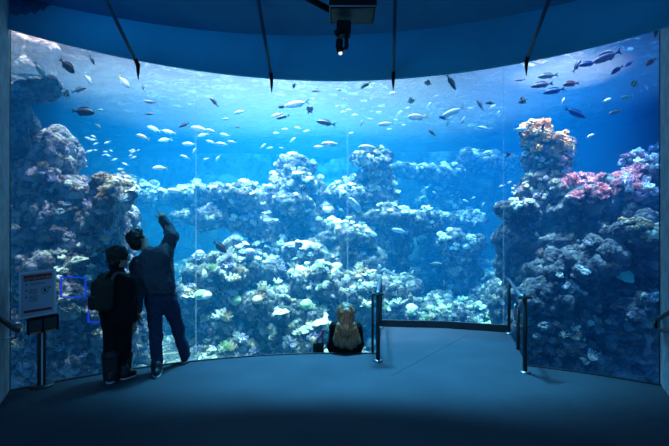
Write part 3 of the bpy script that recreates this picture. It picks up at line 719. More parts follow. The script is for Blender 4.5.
def single(px, py, kind, col, size, label, out=0.0):
    hit = TREE.pix(px, py)
    if hit[0] is not None: put_coral(kind, col, hit[0]+hit[1]*out, hit[1], size, label, None)
CM['turquoise'] = coral_mat('turquoise_coral', (0.25, 1.0, 0.80))
single(623, 276, 'plate', 'turquoise', 0.36, 'bright turquoise plate coral on the dark slope', 0.10)
single(320, 322, 'plate', 'cream', 0.5, 'flat cream plate coral over the seated woman and bag')

# ------------------------------------------------------------------ fish
m_fsilver = simple('silver_scales', (0.90, 0.91, 0.91), 0.35, 0, 0.1, 6); m_fyellow = simple('yellow_fin', (0.95, 0.66, 0.08), 0.5)
m_fdark = simple('dark_scales', (0.075, 0.065, 0.085), 0.5, 0, 0.3, 6); m_fgrey = simple('grey_scales', (0.30, 0.31, 0.35), 0.45, 0, 0.2, 6)
m_fpurple = simple('purple_scales', (0.30, 0.20, 0.34), 0.5, 0, 0.2, 6); m_fred = simple('dull_red_scales', (0.34, 0.08, 0.10), 0.5, 0, 0.2, 6)
m_fblue = simple('blue_scales', (0.04, 0.12, 0.42), 0.5, 0, 0.2, 6); m_fgreen = simple('green_scales', (0.05, 0.13, 0.08), 0.5, 0, 0.2, 6); m_fteal = simple('teal_scales', (0.25, 0.5, 0.5), 0.45, 0, 0.2, 6)
m_fpale = simple('pale_fin', (0.7, 0.74, 0.76), 0.5); m_eye = simple('fish_eye', (0.01, 0.01, 0.012), 0.15)
def banded(name, a, b, c, scale):
    m, t, bs = nt(name); tc = t.nodes.new('ShaderNodeTexCoord'); sx = t.nodes.new('ShaderNodeSeparateXYZ'); t.links.new(tc.outputs['Object'], sx.inputs[0])
    r = t.nodes.new('ShaderNodeValToRGB'); r.color_ramp.interpolation = 'CONSTANT'; ad = t.nodes.new('ShaderNodeMath'); ad.operation = 'ADD'; ad.inputs[1].default_value = 0.5
    t.links.new(sx.outputs['X'], ad.inputs[0]); t.links.new(ad.outputs[0], r.inputs['Fac'])
    st = [(0.0, c), (0.22, b), (0.36, a), (0.52, b), (0.66, a), (0.8, b), (0.86, a)]
    cr = r.color_ramp; cr.elements[0].color = (*st[0][1], 1); cr.elements[1].position = st[1][0]; cr.elements[1].color = (*st[1][1], 1)
    for pos, col in st[2:]: e = cr.elements.new(pos); e.color = (*col, 1)
    t.links.new(r.outputs['Color'], bs.inputs['Base Color']); bs.inputs['Roughness'].default_value = 0.5; return m
m_fband = banded('banded_scales', (0.85, 0.85, 0.82), (0.02, 0.02, 0.025), (0.8, 0.6, 0.1), 1)
# name: (height, width, fork, dorsal height, body, fin, tail material)
FK = {'silver': ('silver_fish', 0.27, 0.11, 0.10, 0.04, m_fsilver, m_fpale, m_fpale), 'yellowtail': ('yellowtail_fish', 0.32, 0.11, 0.09, 0.05, m_fsilver, m_fpale, m_fyellow),
      'surgeon': ('surgeonfish', 0.37, 0.11, 0.05, 0.05, m_fdark, m_fdark, m_fdark), 'unicorn': ('unicornfish', 0.26, 0.12, 0.05, 0.045, m_fgrey, m_fgrey, m_fgrey),
      'purple': ('parrotfish', 0.25, 0.13, 0.03, 0.05, m_fpurple, m_fpurple, m_fpurple), 'red': ('snapper', 0.28, 0.12, 0.05, 0.045, m_fred, m_fred, m_fred),
      'blue': ('blue_fish', 0.27, 0.12, 0.06, 0.045, m_fblue, m_fblue, m_fblue), 'green': ('wrasse', 0.27, 0.12, 0.04, 0.045, m_fgreen, m_fgreen, m_fyellow),
      'butterfly': ('butterflyfish', 0.62, 0.10, 0.02, 0.14, m_fband, m_fband, m_fyellow), 'teal': ('wrasse', 0.27, 0.12, 0.04, 0.045, m_fteal, m_fteal, m_fteal)}
def fish_bm(H, W, fork, dh, what):
    bm = bmesh.new()
    xs = [0.5, 0.47, 0.40, 0.30, 0.18, 0.05, -0.08, -0.2, -0.29, -0.34]; pr = [0.03, 0.26, 0.58, 0.84, 0.98, 1.0, 0.86, 0.56, 0.28, 0.20]
    if 'body' in what:
        rings = []
        for x, p in zip(xs, pr):
            rings.append([bm.verts.new((x, W/2*p**0.9*math.cos(a), H/2*p*math.sin(a)*(1.0 if math.sin(a) > 0 else 0.95))) for a in [2*math.pi*k/12 for k in range(12)]])
        for a, b in zip(rings, rings[1:]):
            for k in range(12): bm.faces.new((a[k], b[k], b[(k+1) % 12], a[(k+1) % 12]))
        bm.faces.new(rings[0]); bm.faces.new(rings[-1][::-1])
    def slab(poly, th=0.012):
        a = [bm.verts.new((x, th, z)) for x, z in poly]; b = [bm.verts.new((x, -th, z)) for x, z in poly]; n = len(poly)
        bm.faces.new(a); bm.faces.new(b[::-1])
        for i in range(n): j = (i+1) % n; bm.faces.new((a[i], b[i], b[j], a[j]))
    h = H/2
    if 'tail' in what: T = 0.125; slab([(-0.32, h*0.2), (-0.39, T*0.42), (-0.5, T), (-0.475, T*0.5), (-0.46+fork*0.5, 0), (-0.475, -T*0.5), (-0.5, -T), (-0.39, -T*0.42), (-0.32, -h*0.2)])
    if 'fins' in what:
        slab([(0.28, h*0.80), (0.20, h+dh*0.8), (0.02, h+dh), (-0.12, h*0.8+dh), (-0.24, h*0.42+dh*0.6), (-0.22, h*0.35), (0.0, h*0.85)])
        slab([(-0.02, -h*0.85), (-0.08, -h-dh*0.6), (-0.20, -h*0.55-dh*0.7), (-0.25, -h*0.35), (-0.1, -h*0.6)])
        for s_ in (1, -1):
            v = [bm.verts.new(q) for q in ((0.22, s_*W*0.46, -h*0.15), (0.10, s_*(W*0.5+0.05), -h*0.05), (0.06, s_*(W*0.5+0.06), -h*0.35), (0.17, s_*W*0.47, -h*0.35))]; bm.faces.new(v)
    if 'eye' in what:
        for s_ in (1, -1):
            r = bmesh.ops.create_uvsphere(bm, u_segments=8, v_segments=6, radius=0.022+0.01*H); bmesh.ops.translate(bm, verts=r['verts'], vec=(0.37, s_*W*0.31, h*0.18))
    bmesh.ops.recalc_face_normals(bm, faces=bm.faces); return bm
FM = {}
def fish_parts(kind, big):
    key = (kind, big)
    if key not in FM:
        nm, H, W, fork, dh, mb, mf, mt = FK[kind]; out = []
        spec = [('body', 'body', mb), ('tail_fin', 'tail', mt), ('back_fins', 'fins', mf), ('eyes', 'eye', m_eye)]
        def mk(what, mat, name):
            bm = fish_bm(H, W, fork, dh, what); me = bpy.data.meshes.new(name); bm.to_mesh(me); bm.free(); me.materials.append(mat)
            me.polygons.foreach_set('use_smooth', np.array([len(p.vertices) == 4 and what == ['body'] for p in me.polygons], dtype=bool)); return me
        if big: out = [mk(['body'], mb, nm), ('tail_fin', mk(['tail'], mt, 'tail_fin')), ('fin', mk(['fins'], mf, 'fin')), ('eye', mk(['eye'], m_eye, 'eye'))]
        else:
            me = mk(['body'], mb, nm); bm = bmesh.new(); bm.from_mesh(me)
            for w, mat, i in (('tail', mt, 1), ('fins', mf, 2), ('eye', m_eye, 3)):
                b2 = fish_bm(H, W, fork, dh, [w]); t = bpy.data.meshes.new('t'); b2.to_mesh(t); b2.free(); n0 = len(bm.faces); bm.from_mesh(t); bpy.data.meshes.remove(t); bm.faces.ensure_lookup_table()
                for f in bm.faces[n0:]: f.material_index = i
            bm.to_mesh(me); bm.free(); me.materials.append(mt); me.materials.append(mf); me.materials.append(m_eye); out = [me]
        FM[key] = out
    return FM[key]
def fish(px, py, ln, ang, kind, off, label, group=None, yaw=None):
    """ln: length in pixels, ang: heading in the image (0 right, 180 left), off: metres behind the window"""
    off = off+(1.3 if kind in ('silver', 'yellowtail') else 0.5); d = max(glass_d(px)+0.3, min(glass_d(px)+off, (WZ-0.25-EYE)*F/max(1, HOR-py+3))); big = ln >= 13; parts = fish_parts(kind, big)
    o = bpy.data.objects.new(FK[kind][0], parts[0]); C.objects.link(o)
    a = math.radians(ang); yw = math.radians(yaw if yaw is not None else rng.uniform(-14, 14))
    if math.cos(a) >= 0: rz, pt = yw, math.atan2(math.sin(a), math.cos(a))
    else: rz, pt = math.pi+yw, math.atan2(math.sin(a), -math.cos(a))
    o.rotation_euler = (Matrix.Rotation(rz, 3, 'Z') @ Matrix.Rotation(-pt, 3, 'Y')).to_euler()
    L = ln/F*d/max(0.8, math.cos(yw)); o.scale = (L, L, L); o.location = P(px, py, d)
    for nm, me in parts[1:]:
        c = bpy.data.objects.new(nm, me); C.objects.link(c); c.parent = o
        if nm == 'tail_fin' and kind in ('yellowtail', 'butterfly', 'green'): c['label'] = 'yellow tail fin'
    tag(o, label, 'fish', group); return o
FISH = [
 (67, 66, 20, -45, 'surgeon', .6, 'dark fish diving beside the sandy outcrop near the soffit'),
 (92, 60, 11, -62, 'unicorn', .7, 'short grey fish diving just under the soffit near the first strut'),
 (88, 79, 13, -55, 'yellowtail', .9, 'small pale fish with yellow tail diving above two crossing fish'),
 (66, 94, 9, 150, 'butterfly', .7, 'small banded yellow fish beside the overhanging ledge tip'),
 (79, 90, 15, 22, 'unicorn', .9, 'grey fish crossing behind the small banded fish near the ledge'),
 (83, 112, 22, -5, 'surgeon', .8, 'long dark fish swimming level below the overhanging ledge'),
 (40, 70, 19, -58, 'teal', .7, 'teal fish hovering against the sandy pink outcrop'),
 (124, 82, 17, -48, 'yellowtail', .8, 'pale fish with yellow tail below the first ceiling strut'),
 (143, 88, 5, -80, 'purple', 1.0, 'tiny dark fish under the tip of the first strut'),
 (150, 102, 13, 172, 'unicorn', 1.6, 'blurred grey fish in the brightest water beside the first seam'),
 (149, 114, 9, 5, 'unicorn', 1.2, 'small blue-grey fish below the blurred fish in bright water'),
 (98, 126, 9, -40, 'teal', 1.2, 'small dark teal fish above the cliff crest'),
 (99, 110, 8, 5, 'teal', 1.8, 'faint teal fish trailing the long dark fish'),
 (184, 125, 12, 200, 'purple', .8, 'dark purple fish leading the pale shoal beside the seam'),
 (214, 102, 12, 133, 'purple', .8, 'dark purple fish climbing beside the first window seam'),
 (240, 112, 13, 192, 'silver', 1.0, 'slim white fish under the soffit between first and second struts'),
 (226, 119, 8, 190, 'silver', 1.0, 'small white fish just below the slim white fish'),
 (282, 107, 8, 180, 'surgeon', .9, 'round dark blue fish facing the big white fish'),
 (297, 104, 26, 188, 'silver', .8, 'big white fish below the second ceiling strut'),
 (277, 115, 12, 195, 'yellowtail', 1.1, 'pale yellow fish paired with a dark striped fish'),
 (283, 117, 14, 197, 'unicorn', .8, 'dark striped fish overlapping the pale yellow fish'),
 (310, 110, 9, 60, 'butterfly', .8, 'banded butterflyfish behind the tail of the big white fish'),
 (294, 86, 7, 75, 'surgeon', 1.0, 'small dark fish upright near the water surface'),
 (237, 127, 6, 170, 'purple', 1.0, 'tiny purple fish beside the shoal of white fish'),
 (316, 91, 9, 180, 'purple', 1.0, 'small dark fish level under the soffit edge'),
 (366, 85, 12, 212, 'green', .7, 'dark green fish with pale tail under the soffit'),
 (393, 93, 9, 200, 'silver', 1.0, 'plump white fish beside the third ceiling strut'),
 (326, 123, 20, 170, 'unicorn', .8, 'long grey fish level with the middle seam'),
 (362, 122, 9, 250, 'silver', 1.0, 'white fish diving steeply right of the middle seam'),
 (386, 124, 17, 188, 'silver', .8, 'white fish swimming level below the third strut'),
 (418, 117, 22, 182, 'yellowtail', .8, 'largest silver fish with yellow tail in open water'),
 (428, 83, 8, 160, 'butterfly', .9, 'banded butterflyfish near the water surface by the third strut'),
 (411, 101, 8, 20, 'butterfly', 1.1, 'faint banded fish above the largest yellow-tailed fish'),
 (451, 82, 18, -58, 'green', .8, 'dark diving fish with yellow back near the water surface'),
 (453, 112, 24, 203, 'silver', .9, 'long white fish tilted over a small dark fish'),
 (443, 118, 10, 165, 'blue', .8, 'small dark blue fish under the long tilted white fish'),
 (448, 122, 9, 262, 'silver', 1.0, 'white fish hanging upright under the dark blue fish'),
 (463, 121, 10, 65, 'silver', 1.0, 'small white fish climbing beside the upright white fish'),
 (480, 105, 12, 125, 'unicorn', .8, 'slender dark fish climbing near the third window seam'),
 (490, 103, 8, 175, 'surgeon', .8, 'small dark fish touching a white fish near the third seam'),
 (492, 107, 8, 30, 'yellowtail', 1.1, 'small white and yellow fish behind the small dark fish'),
 (484, 128, 12, 170, 'silver', .9, 'white fish level beside the third window seam'),
 (548, 76, 20, 187, 'unicorn', .8, 'grey fish topmost of the four under the fourth strut'),
 (542, 85, 21, 187, 'purple', .7, 'dark purple fish second of four under the fourth strut'),
 (554, 91, 21, 190, 'blue', .9, 'violet blue fish lowest of four under the fourth strut'),
 (571, 84, 18, 190, 'red', .8, 'dull red fish beside the dark fish trio'),
 (523, 101, 9, 200, 'butterfly', .7, 'banded butterflyfish above the orange pinnacle'),
 (563, 101, 8, 65, 'silver', 1.0, 'small white fish above the blue diving fish'),
 (575, 113, 22, -28, 'blue', .7, 'large blue fish diving over the orange pinnacle'),
 (520, 129, 13, 0, 'silver', .8, 'white fish with forked tail facing the orange coral'),
 (520, 80, 10, 185, 'purple', 1.6, 'faint pinkish fish by the fourth strut tip'),
 (619, 38, 24, 196, 'purple', .7, 'pale violet fish tight under the soffit near the jamb'),
 (607, 57, 31, 203, 'purple', .8, 'longest violet fish in the dark corner water'),
 (588, 64, 18, 187, 'blue', .7, 'dark fish following under the longest violet fish'),
 (577, 66, 16, 55, 'unicorn', 1.0, 'dark grey fish climbing steeply ahead of the violet fish'),
 (617, 70, 15, 215, 'blue', .8, 'dark blue fish with trailing tail below the longest violet fish'),
 (629, 64, 11, 210, 'blue', 1.4, 'faint blue fish behind the dark blue fish'),
 (651, 62, 15, 213, 'red', .7, 'slim pinkish fish beside the concrete jamb'),
 (634, 84, 10, -35, 'butterfly', .7, 'orange banded fish near the concrete jamb'),
 (646, 87, 8, -50, 'silver', .8, 'small white fish close beside the concrete jamb'),
 (656, 33, 11, 70, 'surgeon', .6, 'dark fish in the top corner against the jamb'),
 (627, 97, 14, 190, 'teal', .9, 'blue-grey fish above another in the dark corner water'),
 (615, 112, 15, 200, 'unicorn', .8, 'grey fish low in the dark corner water'),
 (607, 100, 9, 20, 'yellowtail', 1.6, 'faint yellowish fish between blue and grey fish'),
 (369, 148, 22, 176, 'yellowtail', .9, 'silver fish with yellow tail above the blunt pillar'),
 (356, 206, 22, 132, 'yellowtail', .9, 'silver fish with yellow tail climbing the reef terrace'),
 (331, 144, 20, 178, 'silver', .8, 'oval white fish overlapping a smaller one at the middle seam'),
 (319, 147, 12, 185, 'silver', 1.1, 'smaller white fish behind the oval white fish'),
 (432, 133, 10, 140, 'unicorn', .9, 'dark spotted fish alone in open water'),
 (303, 188, 7, 150, 'butterfly', 1.2, 'tiny banded fish against the reef mound'),
 (400, 231, 17, 170, 'silver', 1.2, 'plump white fish low before the blunt pillar'),
 (435, 193, 6, 150, 'silver', 1.2, 'tiny white fish under the far reef arm'),
 (488, 152, 12, 200, 'silver', 1.5, 'pale oval fish over the far reef arm'),
 (508, 155, 8, 45, 'surgeon', .8, 'small dark fish beside the pinnacle and seam'),
 (543, 127, 8, 70, 'blue', .7, 'blue striped fish in front of the orange coral'),
 (220, 247, 18, -38, 'surgeon', .9, 'dark surgeonfish diving past the pointing man'),
 (435, 264, 14, 0, 'teal', 1.0, 'pale green fish beside the lone coral head'),
 (294, 259, 8, 20, 'silver', 1.0, 'tiny white fish before the slope above the seated woman'),
 (590, 136, 10, 25, 'silver', 1.0, 'white fish with forked tail above the pink coral'),
 (175, 191, 17, 175, 'yellowtail', 1.6, 'silver fish with yellow tail over the long ledge'),
 (160, 168, 15, 182, 'yellowtail', 1.6, 'yellowish silver fish at the bottom of the pale shoal'),
]
for px, py, ln, ang, kind, off, lab in FISH: fish(px, py, ln, ang, kind, off, lab)
for px, py, ln, ang in [(200, 129, 19, 170), (154, 129, 15, 160), (169, 132, 14, 170), (143, 137, 15, 158), (165, 140, 15, 185), (211, 131, 13, 165), (203, 135, 12, 195), (225, 135, 11, 170), (222, 144, 13, 178), (211, 142, 10, 165), (189, 144, 14, 178), (194, 151, 7, 60), (185, 157, 11, 160), (207, 159, 8, 200), (218, 158, 9, 235), (232, 142, 10, 175)]:
    fish(px, py, ln, ang, 'silver', rng.uniform(1.0, 2.2), 'silver white fish in the shoal crossing the first window seam', 'shoal of silver fish')
for px, py in [(312, 99), (345, 99), (349, 110), (343, 112), (338, 106), (379, 112), (400, 113), (370, 119), (396, 120), (390, 129), (355, 115), (408, 108), (404, 125), (430, 104), (436, 96), (470, 108), (499, 112), (285, 129), (276, 133), (262, 146), (270, 148), (281, 148), (292, 140), (298, 128), (306, 131), (340, 90), (352, 133)]:
    fish(px+rng.uniform(-1, 1), py, rng.uniform(5, 8), rng.choice([170, 185, 195, 10, 40]), 'silver', rng.uniform(1.4, 3.0), 'tiny pale fish scattered in open water below the soffit', 'tiny pale fish in open water')
for i in range(26):
    fish(rng.uniform(72, 140), rng.uniform(134, 172), rng.uniform(4, 8), rng.choice([160, 180, 200, 20]), 'silver', rng.uniform(1.2, 2.6), 'tiny pale fish in the cloud between cliff crest and shoal', 'cloud of tiny fish above the cliff')
for px, py in [(502, 186), (510, 182), (475, 224), (480, 221), (383, 270), (393, 273), (412, 273), (466, 201), (473, 198), (483, 205)]:
    fish(px, py, rng.uniform(5, 7), rng.choice([160, 200, 20, 60]), 'yellowtail', rng.uniform(1.0, 1.8), 'tiny yellowish fish drifting near the far reef arm and blue gap', 'tiny yellowish fish in the blue gap')

# ------------------------------------------------------------------ people
m_skin = simple('skin', (0.45, 0.28, 0.20), 0.55, 0, 0.05, 30); m_hair = simple('dark_hair', (0.015, 0.011, 0.009), 0.55, 0, 0.3, 60, 0.4)
m_jacket = simple('navy_jacket', (0.07, 0.08, 0.105), 0.75, 0, 0.2, 40, 0.3, 0.3); m_jeans = simple('blue_jeans', (0.035, 0.052, 0.10), 0.85, 0, 0.3, 50, 0.2, 0.3)
m_blackcloth = simple('black_cloth', (0.008, 0.0085, 0.010), 0.85, 0, 0.2, 40, 0.2, 0.3); m_shoe = simple('dark_shoe', (0.02, 0.02, 0.024), 0.5); m_sole = simple('pale_sole', (0.5, 0.5, 0.52), 0.6)
m_belt = simple('black_belt', (0.01, 0.01, 0.01), 0.4); m_wine = simple('wine_trousers', (0.16, 0.05, 0.08), 0.85, 0, 0.2, 40)
m_pack = simple('backpack_cloth', (0.04, 0.036, 0.026), 0.8, 0, 0.2, 40, 0.2, 0.3); m_packlight = simple('backpack_webbing', (0.09, 0.085, 0.07), 0.7)

def merged(name, parts):
    v = []; q = []; n = 0
    for me in parts:
        c = np.empty(len(me.vertices)*3); me.vertices.foreach_get('co', c); l = np.empty(len(me.loops), dtype=np.int32); me.loops.foreach_get('vertex_index', l)
        v.append(c.reshape(-1, 3)); q.append(l.reshape(-1, 4)+n); n += len(me.vertices); bpy.data.meshes.remove(me)
    return mesh_from(name, np.concatenate(v), np.concatenate(q))

def hand_sdf(wrist, direction, normal, side, curl=0.35, length=0.18, curls=None):
    """palm, four fingers and a thumb; normal: the way the palm faces, side: +1 / -1 for the thumb side"""
    w = Vector(wrist); d = Vector(direction).normalized(); nrm = Vector(normal); nrm = (nrm-d*nrm.dot(d)).normalized(); ac = d.cross(nrm)*side; k = length/0.18; s = Sdf()
    for i in range(4):
        o = (0.030-0.020*i)*k; s.cone(w+ac*o*0.6, w+d*0.088*k+ac*o, 0.017*k, 0.0135*k, 0.008)
    for i, fl_ in enumerate((0.92, 1.0, 0.95, 0.75)):
        o = (0.030-0.020*i)*k; p = w+d*0.088*k+ac*o; c = curls[i] if curls else curl; ang = c*0.5
        for j, seg in enumerate((0.044, 0.027, 0.022)):
            dd = (d*math.cos(ang)+nrm*math.sin(ang)+ac*(0.06*(1.5-i)/1.5)).normalized(); e = p+dd*seg*fl_*k
            s.cone(p, e, (0.0098-0.0010*j)*k, (0.0090-0.0010*j)*k, 0.003); p = e; ang += c
    p = w+d*0.022*k+ac*0.022*k; dd = (d*0.6+ac*0.75+nrm*0.25).normalized(); e = p+dd*0.045*k; s.cone(p, e, 0.014*k, 0.011*k, 0.006)
    dd2 = (d*0.85+ac*0.3+nrm*0.35).normalized(); s.cone(e, e+dd2*0.032*k, 0.011*k, 0.009*k, 0.003); s.cone(e+dd2*0.032*k, e+dd2*0.055*k, 0.009*k, 0.007*k, 0.003)
    return s

def frame(up, fwd):
    u = Vector(up).normalized(); f = Vector(fwd); f = (f-u*f.dot(u)).normalized(); r = f.cross(u); return r, f, u
def head_sdf(s, c, up, fwd, k=1.0):
    """skull, jaw, nose, brow, lips, eye sockets and ears around the head centre c"""
    r, f, u = frame(up, fwd); R = np.array([[r.x, f.x, u.x], [r.y, f.y, u.y], [r.z, f.z, u.z]]); c = Vector(c)
    L = lambda x, y, z: c+r*(x*k)+f*(y*k)+u*(z*k)
    s.ell(L(0, -0.01, 0.025), (0.076*k, 0.096*k, 0.090*k), R, 0.01); s.ell(L(0, 0.022, -0.045), (0.058*k, 0.070*k, 0.075*k), R, 0.03)
    s.cone(L(0, 0.088, 0.015), L(0, 0.108, -0.022), 0.010*k, 0.015*k, 0.012); s.cone(L(-0.012, 0.080, -0.060), L(0.012, 0.080, -0.060), 0.012*k, 0.012*k, 0.01)
    s.ell(L(0, 0.075, -0.098), (0.022*k, 0.018*k, 0.018*k), R, 0.02)
    for x in (-1, 1):
        s.ell(L(x*0.031, 0.098, 0.012), (0.016*k, 0.014*k, 0.010*k), R, 0.012, True); s.ell(L(x*0.030, 0.080, 0.010), (0.013*k, 0.013*k, 0.013*k), R, 0.003)
        s.ell(L(x*0.078, -0.008, -0.012), (0.010*k, 0.022*k, 0.034*k), R, 0.01)
    return R, L
def folds(a, f, seed): return lambda v: a*(fbm(v*np.array([f, f, f*0.55]), 3, 0.5, seed))

def shoe(root, heel, toe, w, mat=None):
    heel, toe = Vector(heel), Vector(toe); d = (toe-heel); d.z = 0; L = d.length; d.normalize(); a = Vector((-d.y, d.x, 0)); z0 = heel.z
    R = np.array([[d.x, a.x, 0], [d.y, a.y, 0], [0, 0, 1.0]]); at = lambda x, y, z: heel+d*x+a*y+Vector((0, 0, z-heel.z+z0))
    s = Sdf(); s.ell(at(L*0.30, 0, 0.060), (L*0.34, w*0.9, 0.060), R, 0.02); s.ell(at(L*0.70, 0, 0.048), (L*0.32, w, 0.042), R, 0.04); s.cone(at(L*0.24, 0, 0.07), at(L*0.22, 0, 0.125), 0.048, 0.05, 0.03); s.box(at(L*.5, 0, -0.06), (L, 0.3, 0.07), 0, R, 0.0, True)
    o = link('shoe', sdf_mesh('shoe', s, 0.009), mat or m_shoe); attach(o, root)
    s = Sdf(); s.ell(at(L*0.28, 0, 0.012), (L*0.33, w*0.95, 0.020), R, 0.01); s.ell(at(L*0.68, 0, 0.012), (L*0.34, w*1.06, 0.020), R, 0.02); s.box(at(L*.5, 0, -0.05), (L, 0.3, 0.052), 0, R, 0.0, True); s.box(at(L*.5, 0, 0.09), (L, 0.3, 0.065), 0, R, 0.0, True)
    so = link('sole', sdf_mesh('sole', s, 0.009), m_sole); so.parent = o; so['label'] = 'pale shoe sole'

# --- the man, back to us, leaning his head and pointing up with his raised arm
def px3(x, y, d): return P(x, y, d)
man = empty('person', (P(164, HOR, 5.42).x, 5.42, 0)); tag(man, 'person in dark jacket and jeans pointing up at the fish with raised arm', 'person')
sR, eR, wR = px3(163.5, 256, 5.38), px3(171.5, 237, 5.50), px3(163.8, 219, 5.66)
sL, eL, wL = px3(138.5, 265, 5.37), px3(136.5, 290, 5.33), px3(138.0, 312, 5.32)
hipL, hipR = px3(155, 300, 5.40), px3(168.5, 299, 5.46)
kL, kR = px3(155.5, 337, 5.32), px3(178, 329, 5.62)
aL, aR = px3(156.5, 366, 5.27), px3(184.5, 353, 5.73)
neck0, hc = px3(150.5, 256, 5.39), px3(138.6, 240.5, 5.40)
hup = (px3(132.5, 228, 5.38)-px3(147, 254, 5.40)); hfw = Vector((0.45, 0.75, 0.35))
s = Sdf()
s.ell(px3(155, 272, 5.40), (0.155, 0.105, 0.24), None, 0.05); s.ell(px3(161, 295, 5.42), (0.155, 0.11, 0.13), None, 0.08)
s.cone(sL.lerp(neck0, .15), sR.lerp(neck0, .15), 0.07, 0.07, 0.06); s.cone(neck0, hc.lerp(neck0, .3), 0.058, 0.052, 0.04)
head_sdf(s, hc, hup, hfw, 1.0)
for a, b, c in ((sR, eR, wR), (sL, eL, wL)): s.cone(a, b, 0.056, 0.044, 0.03); s.cone(b, c, 0.044, 0.028, 0.02)
for h_, k_, a_ in ((hipL, kL, aL), (hipR, kR, aR)): s.cone(h_, k_, 0.086, 0.056, 0.05); s.cone(k_, a_, 0.054, 0.038, 0.03)
body = sdf_mesh('body', s, 0.013)
hd = (px3(160.2, 211, 5.72)-wR)
h1 = sdf_mesh('hand', hand_sdf(wR, hd, Vector((-0.6, 0.7, 0.0)), 1, 0.5, 0.18, [0.05, 0.75, 0.9, 0.95]), 0.0055); h2 = sdf_mesh('hand', hand_sdf(wL, (0.02, 0.02, -1), Vector((0.7, 0.5, 0)), 1, 0.4), 0.0055)
attach(link('body', merged('body', [body, h1, h2]), m_skin), man)
s = Sdf()                                   # jacket
s.ell(px3(154.5, 271, 5.40), (0.225, 0.145, 0.27), None, 0.05); s.ell(px3(158.5, 285, 5.41), (0.195, 0.14, 0.19), None, 0.08); s.cone(sL, sR, 0.085, 0.085, 0.08); s.cone(neck0, neck0.lerp(hc, .22), 0.085, 0.075, 0.05)
for a, b, c in ((sR, eR, wR), (sL, eL, wL)): s.cone(a, b, 0.080, 0.066, 0.06); s.cone(b, b.lerp(c, .93), 0.066, 0.046, 0.03)
hem = px3(160, 296.5, 5.42).z
s.box((man.location.x, 5.42, hem-0.36), (0.27, 0.26, 0.36), 0, None, 0, True) if False else None
jk = sdf_mesh('jacket', s, 0.012, None, [folds(0.024, 8, 5), folds(0.010, 20, 6)])
attach(link('jacket', jk, m_jacket), man)
s = Sdf()                                   # jeans
s.ell(px3(161.5, 297, 5.42), (0.165, 0.125, 0.125), None, 0.05)
for h_, k_, a_ in ((hipL, kL, aL), (hipR, kR, aR)): s.cone(h_, k_, 0.108, 0.078, 0.06); s.cone(k_, a_+Vector((0, 0, -0.02)), 0.078, 0.068, 0.03)
attach(link('jeans', sdf_mesh('jeans', s, 0.012, None, [folds(0.013, 10, 15), folds(0.006, 26, 16)]), m_jeans), man)
s = Sdf(); s.ell(px3(161, 293.5, 5.42), (0.178, 0.138, 0.020), None)
attach(link('belt', sdf_mesh('belt', s, 0.009), m_belt), man)
R_, L_ = head_sdf(Sdf(), hc, hup, hfw, 1.0)
s = Sdf(); s.ell(L_(0, -0.024, 0.042), (0.094, 0.105, 0.098), R_, 0.0); s.ell(L_(0, -0.06, -0.03), (0.076, 0.062, 0.075), R_, 0.03); s.ell(L_(0.0, 0.05, 0.105), (0.06, 0.05, 0.03), R_, 0.03)
s.ell(L_(0, 0.105, -0.02), (0.075, 0.06, 0.085), R_, 0.02, True)
attach(link('hair', sdf_mesh('hair', s, 0.009, None, [lambda v: 0.012*fbm(v*28, 3, 0.6, 8)]), m_hair), man)
shoe(man, fl(156, 378.5)+Vector((0, 0, 0)), fl(159.5, 367.5), 0.052); shoe(man, fl(183.5, 364)+Vector((0, 0, 0)), fl(187.5, 355.5), 0.052)

# --- the woman beside him, black clothes and boots, turned half to the right
wom = empty('person', (P(118, HOR, 5.02).x, 5.02, 0)); tag(wom, 'person in black with a backpack standing close beside the pointing person', 'person')
D = 5.02
sR, eR, wR = px3(128, 281, 5.06), px3(133, 303, 5.06), px3(133, 321, 5.14); sL, eL, wL = px3(105.5, 280, 5.02), px3(101.5, 300, 4.98), px3(108, 314, 5.14)
hipL, hipR = px3(111.5, 321, 5.0), px3(123.5, 321, 5.06); kL, kR = px3(110.5, 349, 4.98), px3(124, 348, 5.08); aL, aR = px3(110.5, 374, 4.96), px3(124.5, 371.5, 5.12)
neck0, hc = px3(117.5, 274, 5.03), px3(119.5, 257.5, 5.05); hup = Vector((0.04, 0.05, 1)); hfw = Vector((0.75, 0.62, 0.1))
s = Sdf(); s.ell(px3(117, 292, 5.03), (0.125, 0.10, 0.20), None, 0.05); s.ell(px3(117.5, 316, 5.03), (0.145, 0.12, 0.12), None, 0.07); s.cone(sL.lerp(neck0, .2), sR.lerp(neck0, .2), 0.058, 0.058, 0.05); s.cone(neck0, hc.lerp(neck0, .35), 0.048, 0.044, 0.03)
head_sdf(s, hc, hup, hfw, 0.93)
for a, b, c in ((sR, eR, wR), (sL, eL, wL)): s.cone(a, b, 0.045, 0.036, 0.03); s.cone(b, c, 0.036, 0.024, 0.02)
for h_, k_, a_ in ((hipL, kL, aL), (hipR, kR, aR)): s.cone(h_, k_, 0.08, 0.05, 0.05); s.cone(k_, a_, 0.048, 0.034, 0.03)
body = sdf_mesh('body', s, 0.013)
h1 = sdf_mesh('hand', hand_sdf(wR, (0.05, 0.1, -1), Vector((-0.6, 0.5, 0)), -1, 0.4, 0.165), 0.0055); h2 = sdf_mesh('hand', hand_sdf(wL, (0.5, 0.5, -0.2), Vector((0.3, 0.2, -1)), 1, 0.5, 0.165), 0.0055)
attach(link('body', merged('body', [body, h1, h2]), m_skin), wom)
s = Sdf(); s.ell(px3(117, 293, 5.03), (0.165, 0.135, 0.22), None, 0.05); s.ell(px3(117.5, 313, 5.03), (0.185, 0.15, 0.13), None, 0.08); s.cone(sL, sR, 0.07, 0.07, 0.07); s.cone(neck0, neck0.lerp(hc, .25), 0.07, 0.066, 0.04)
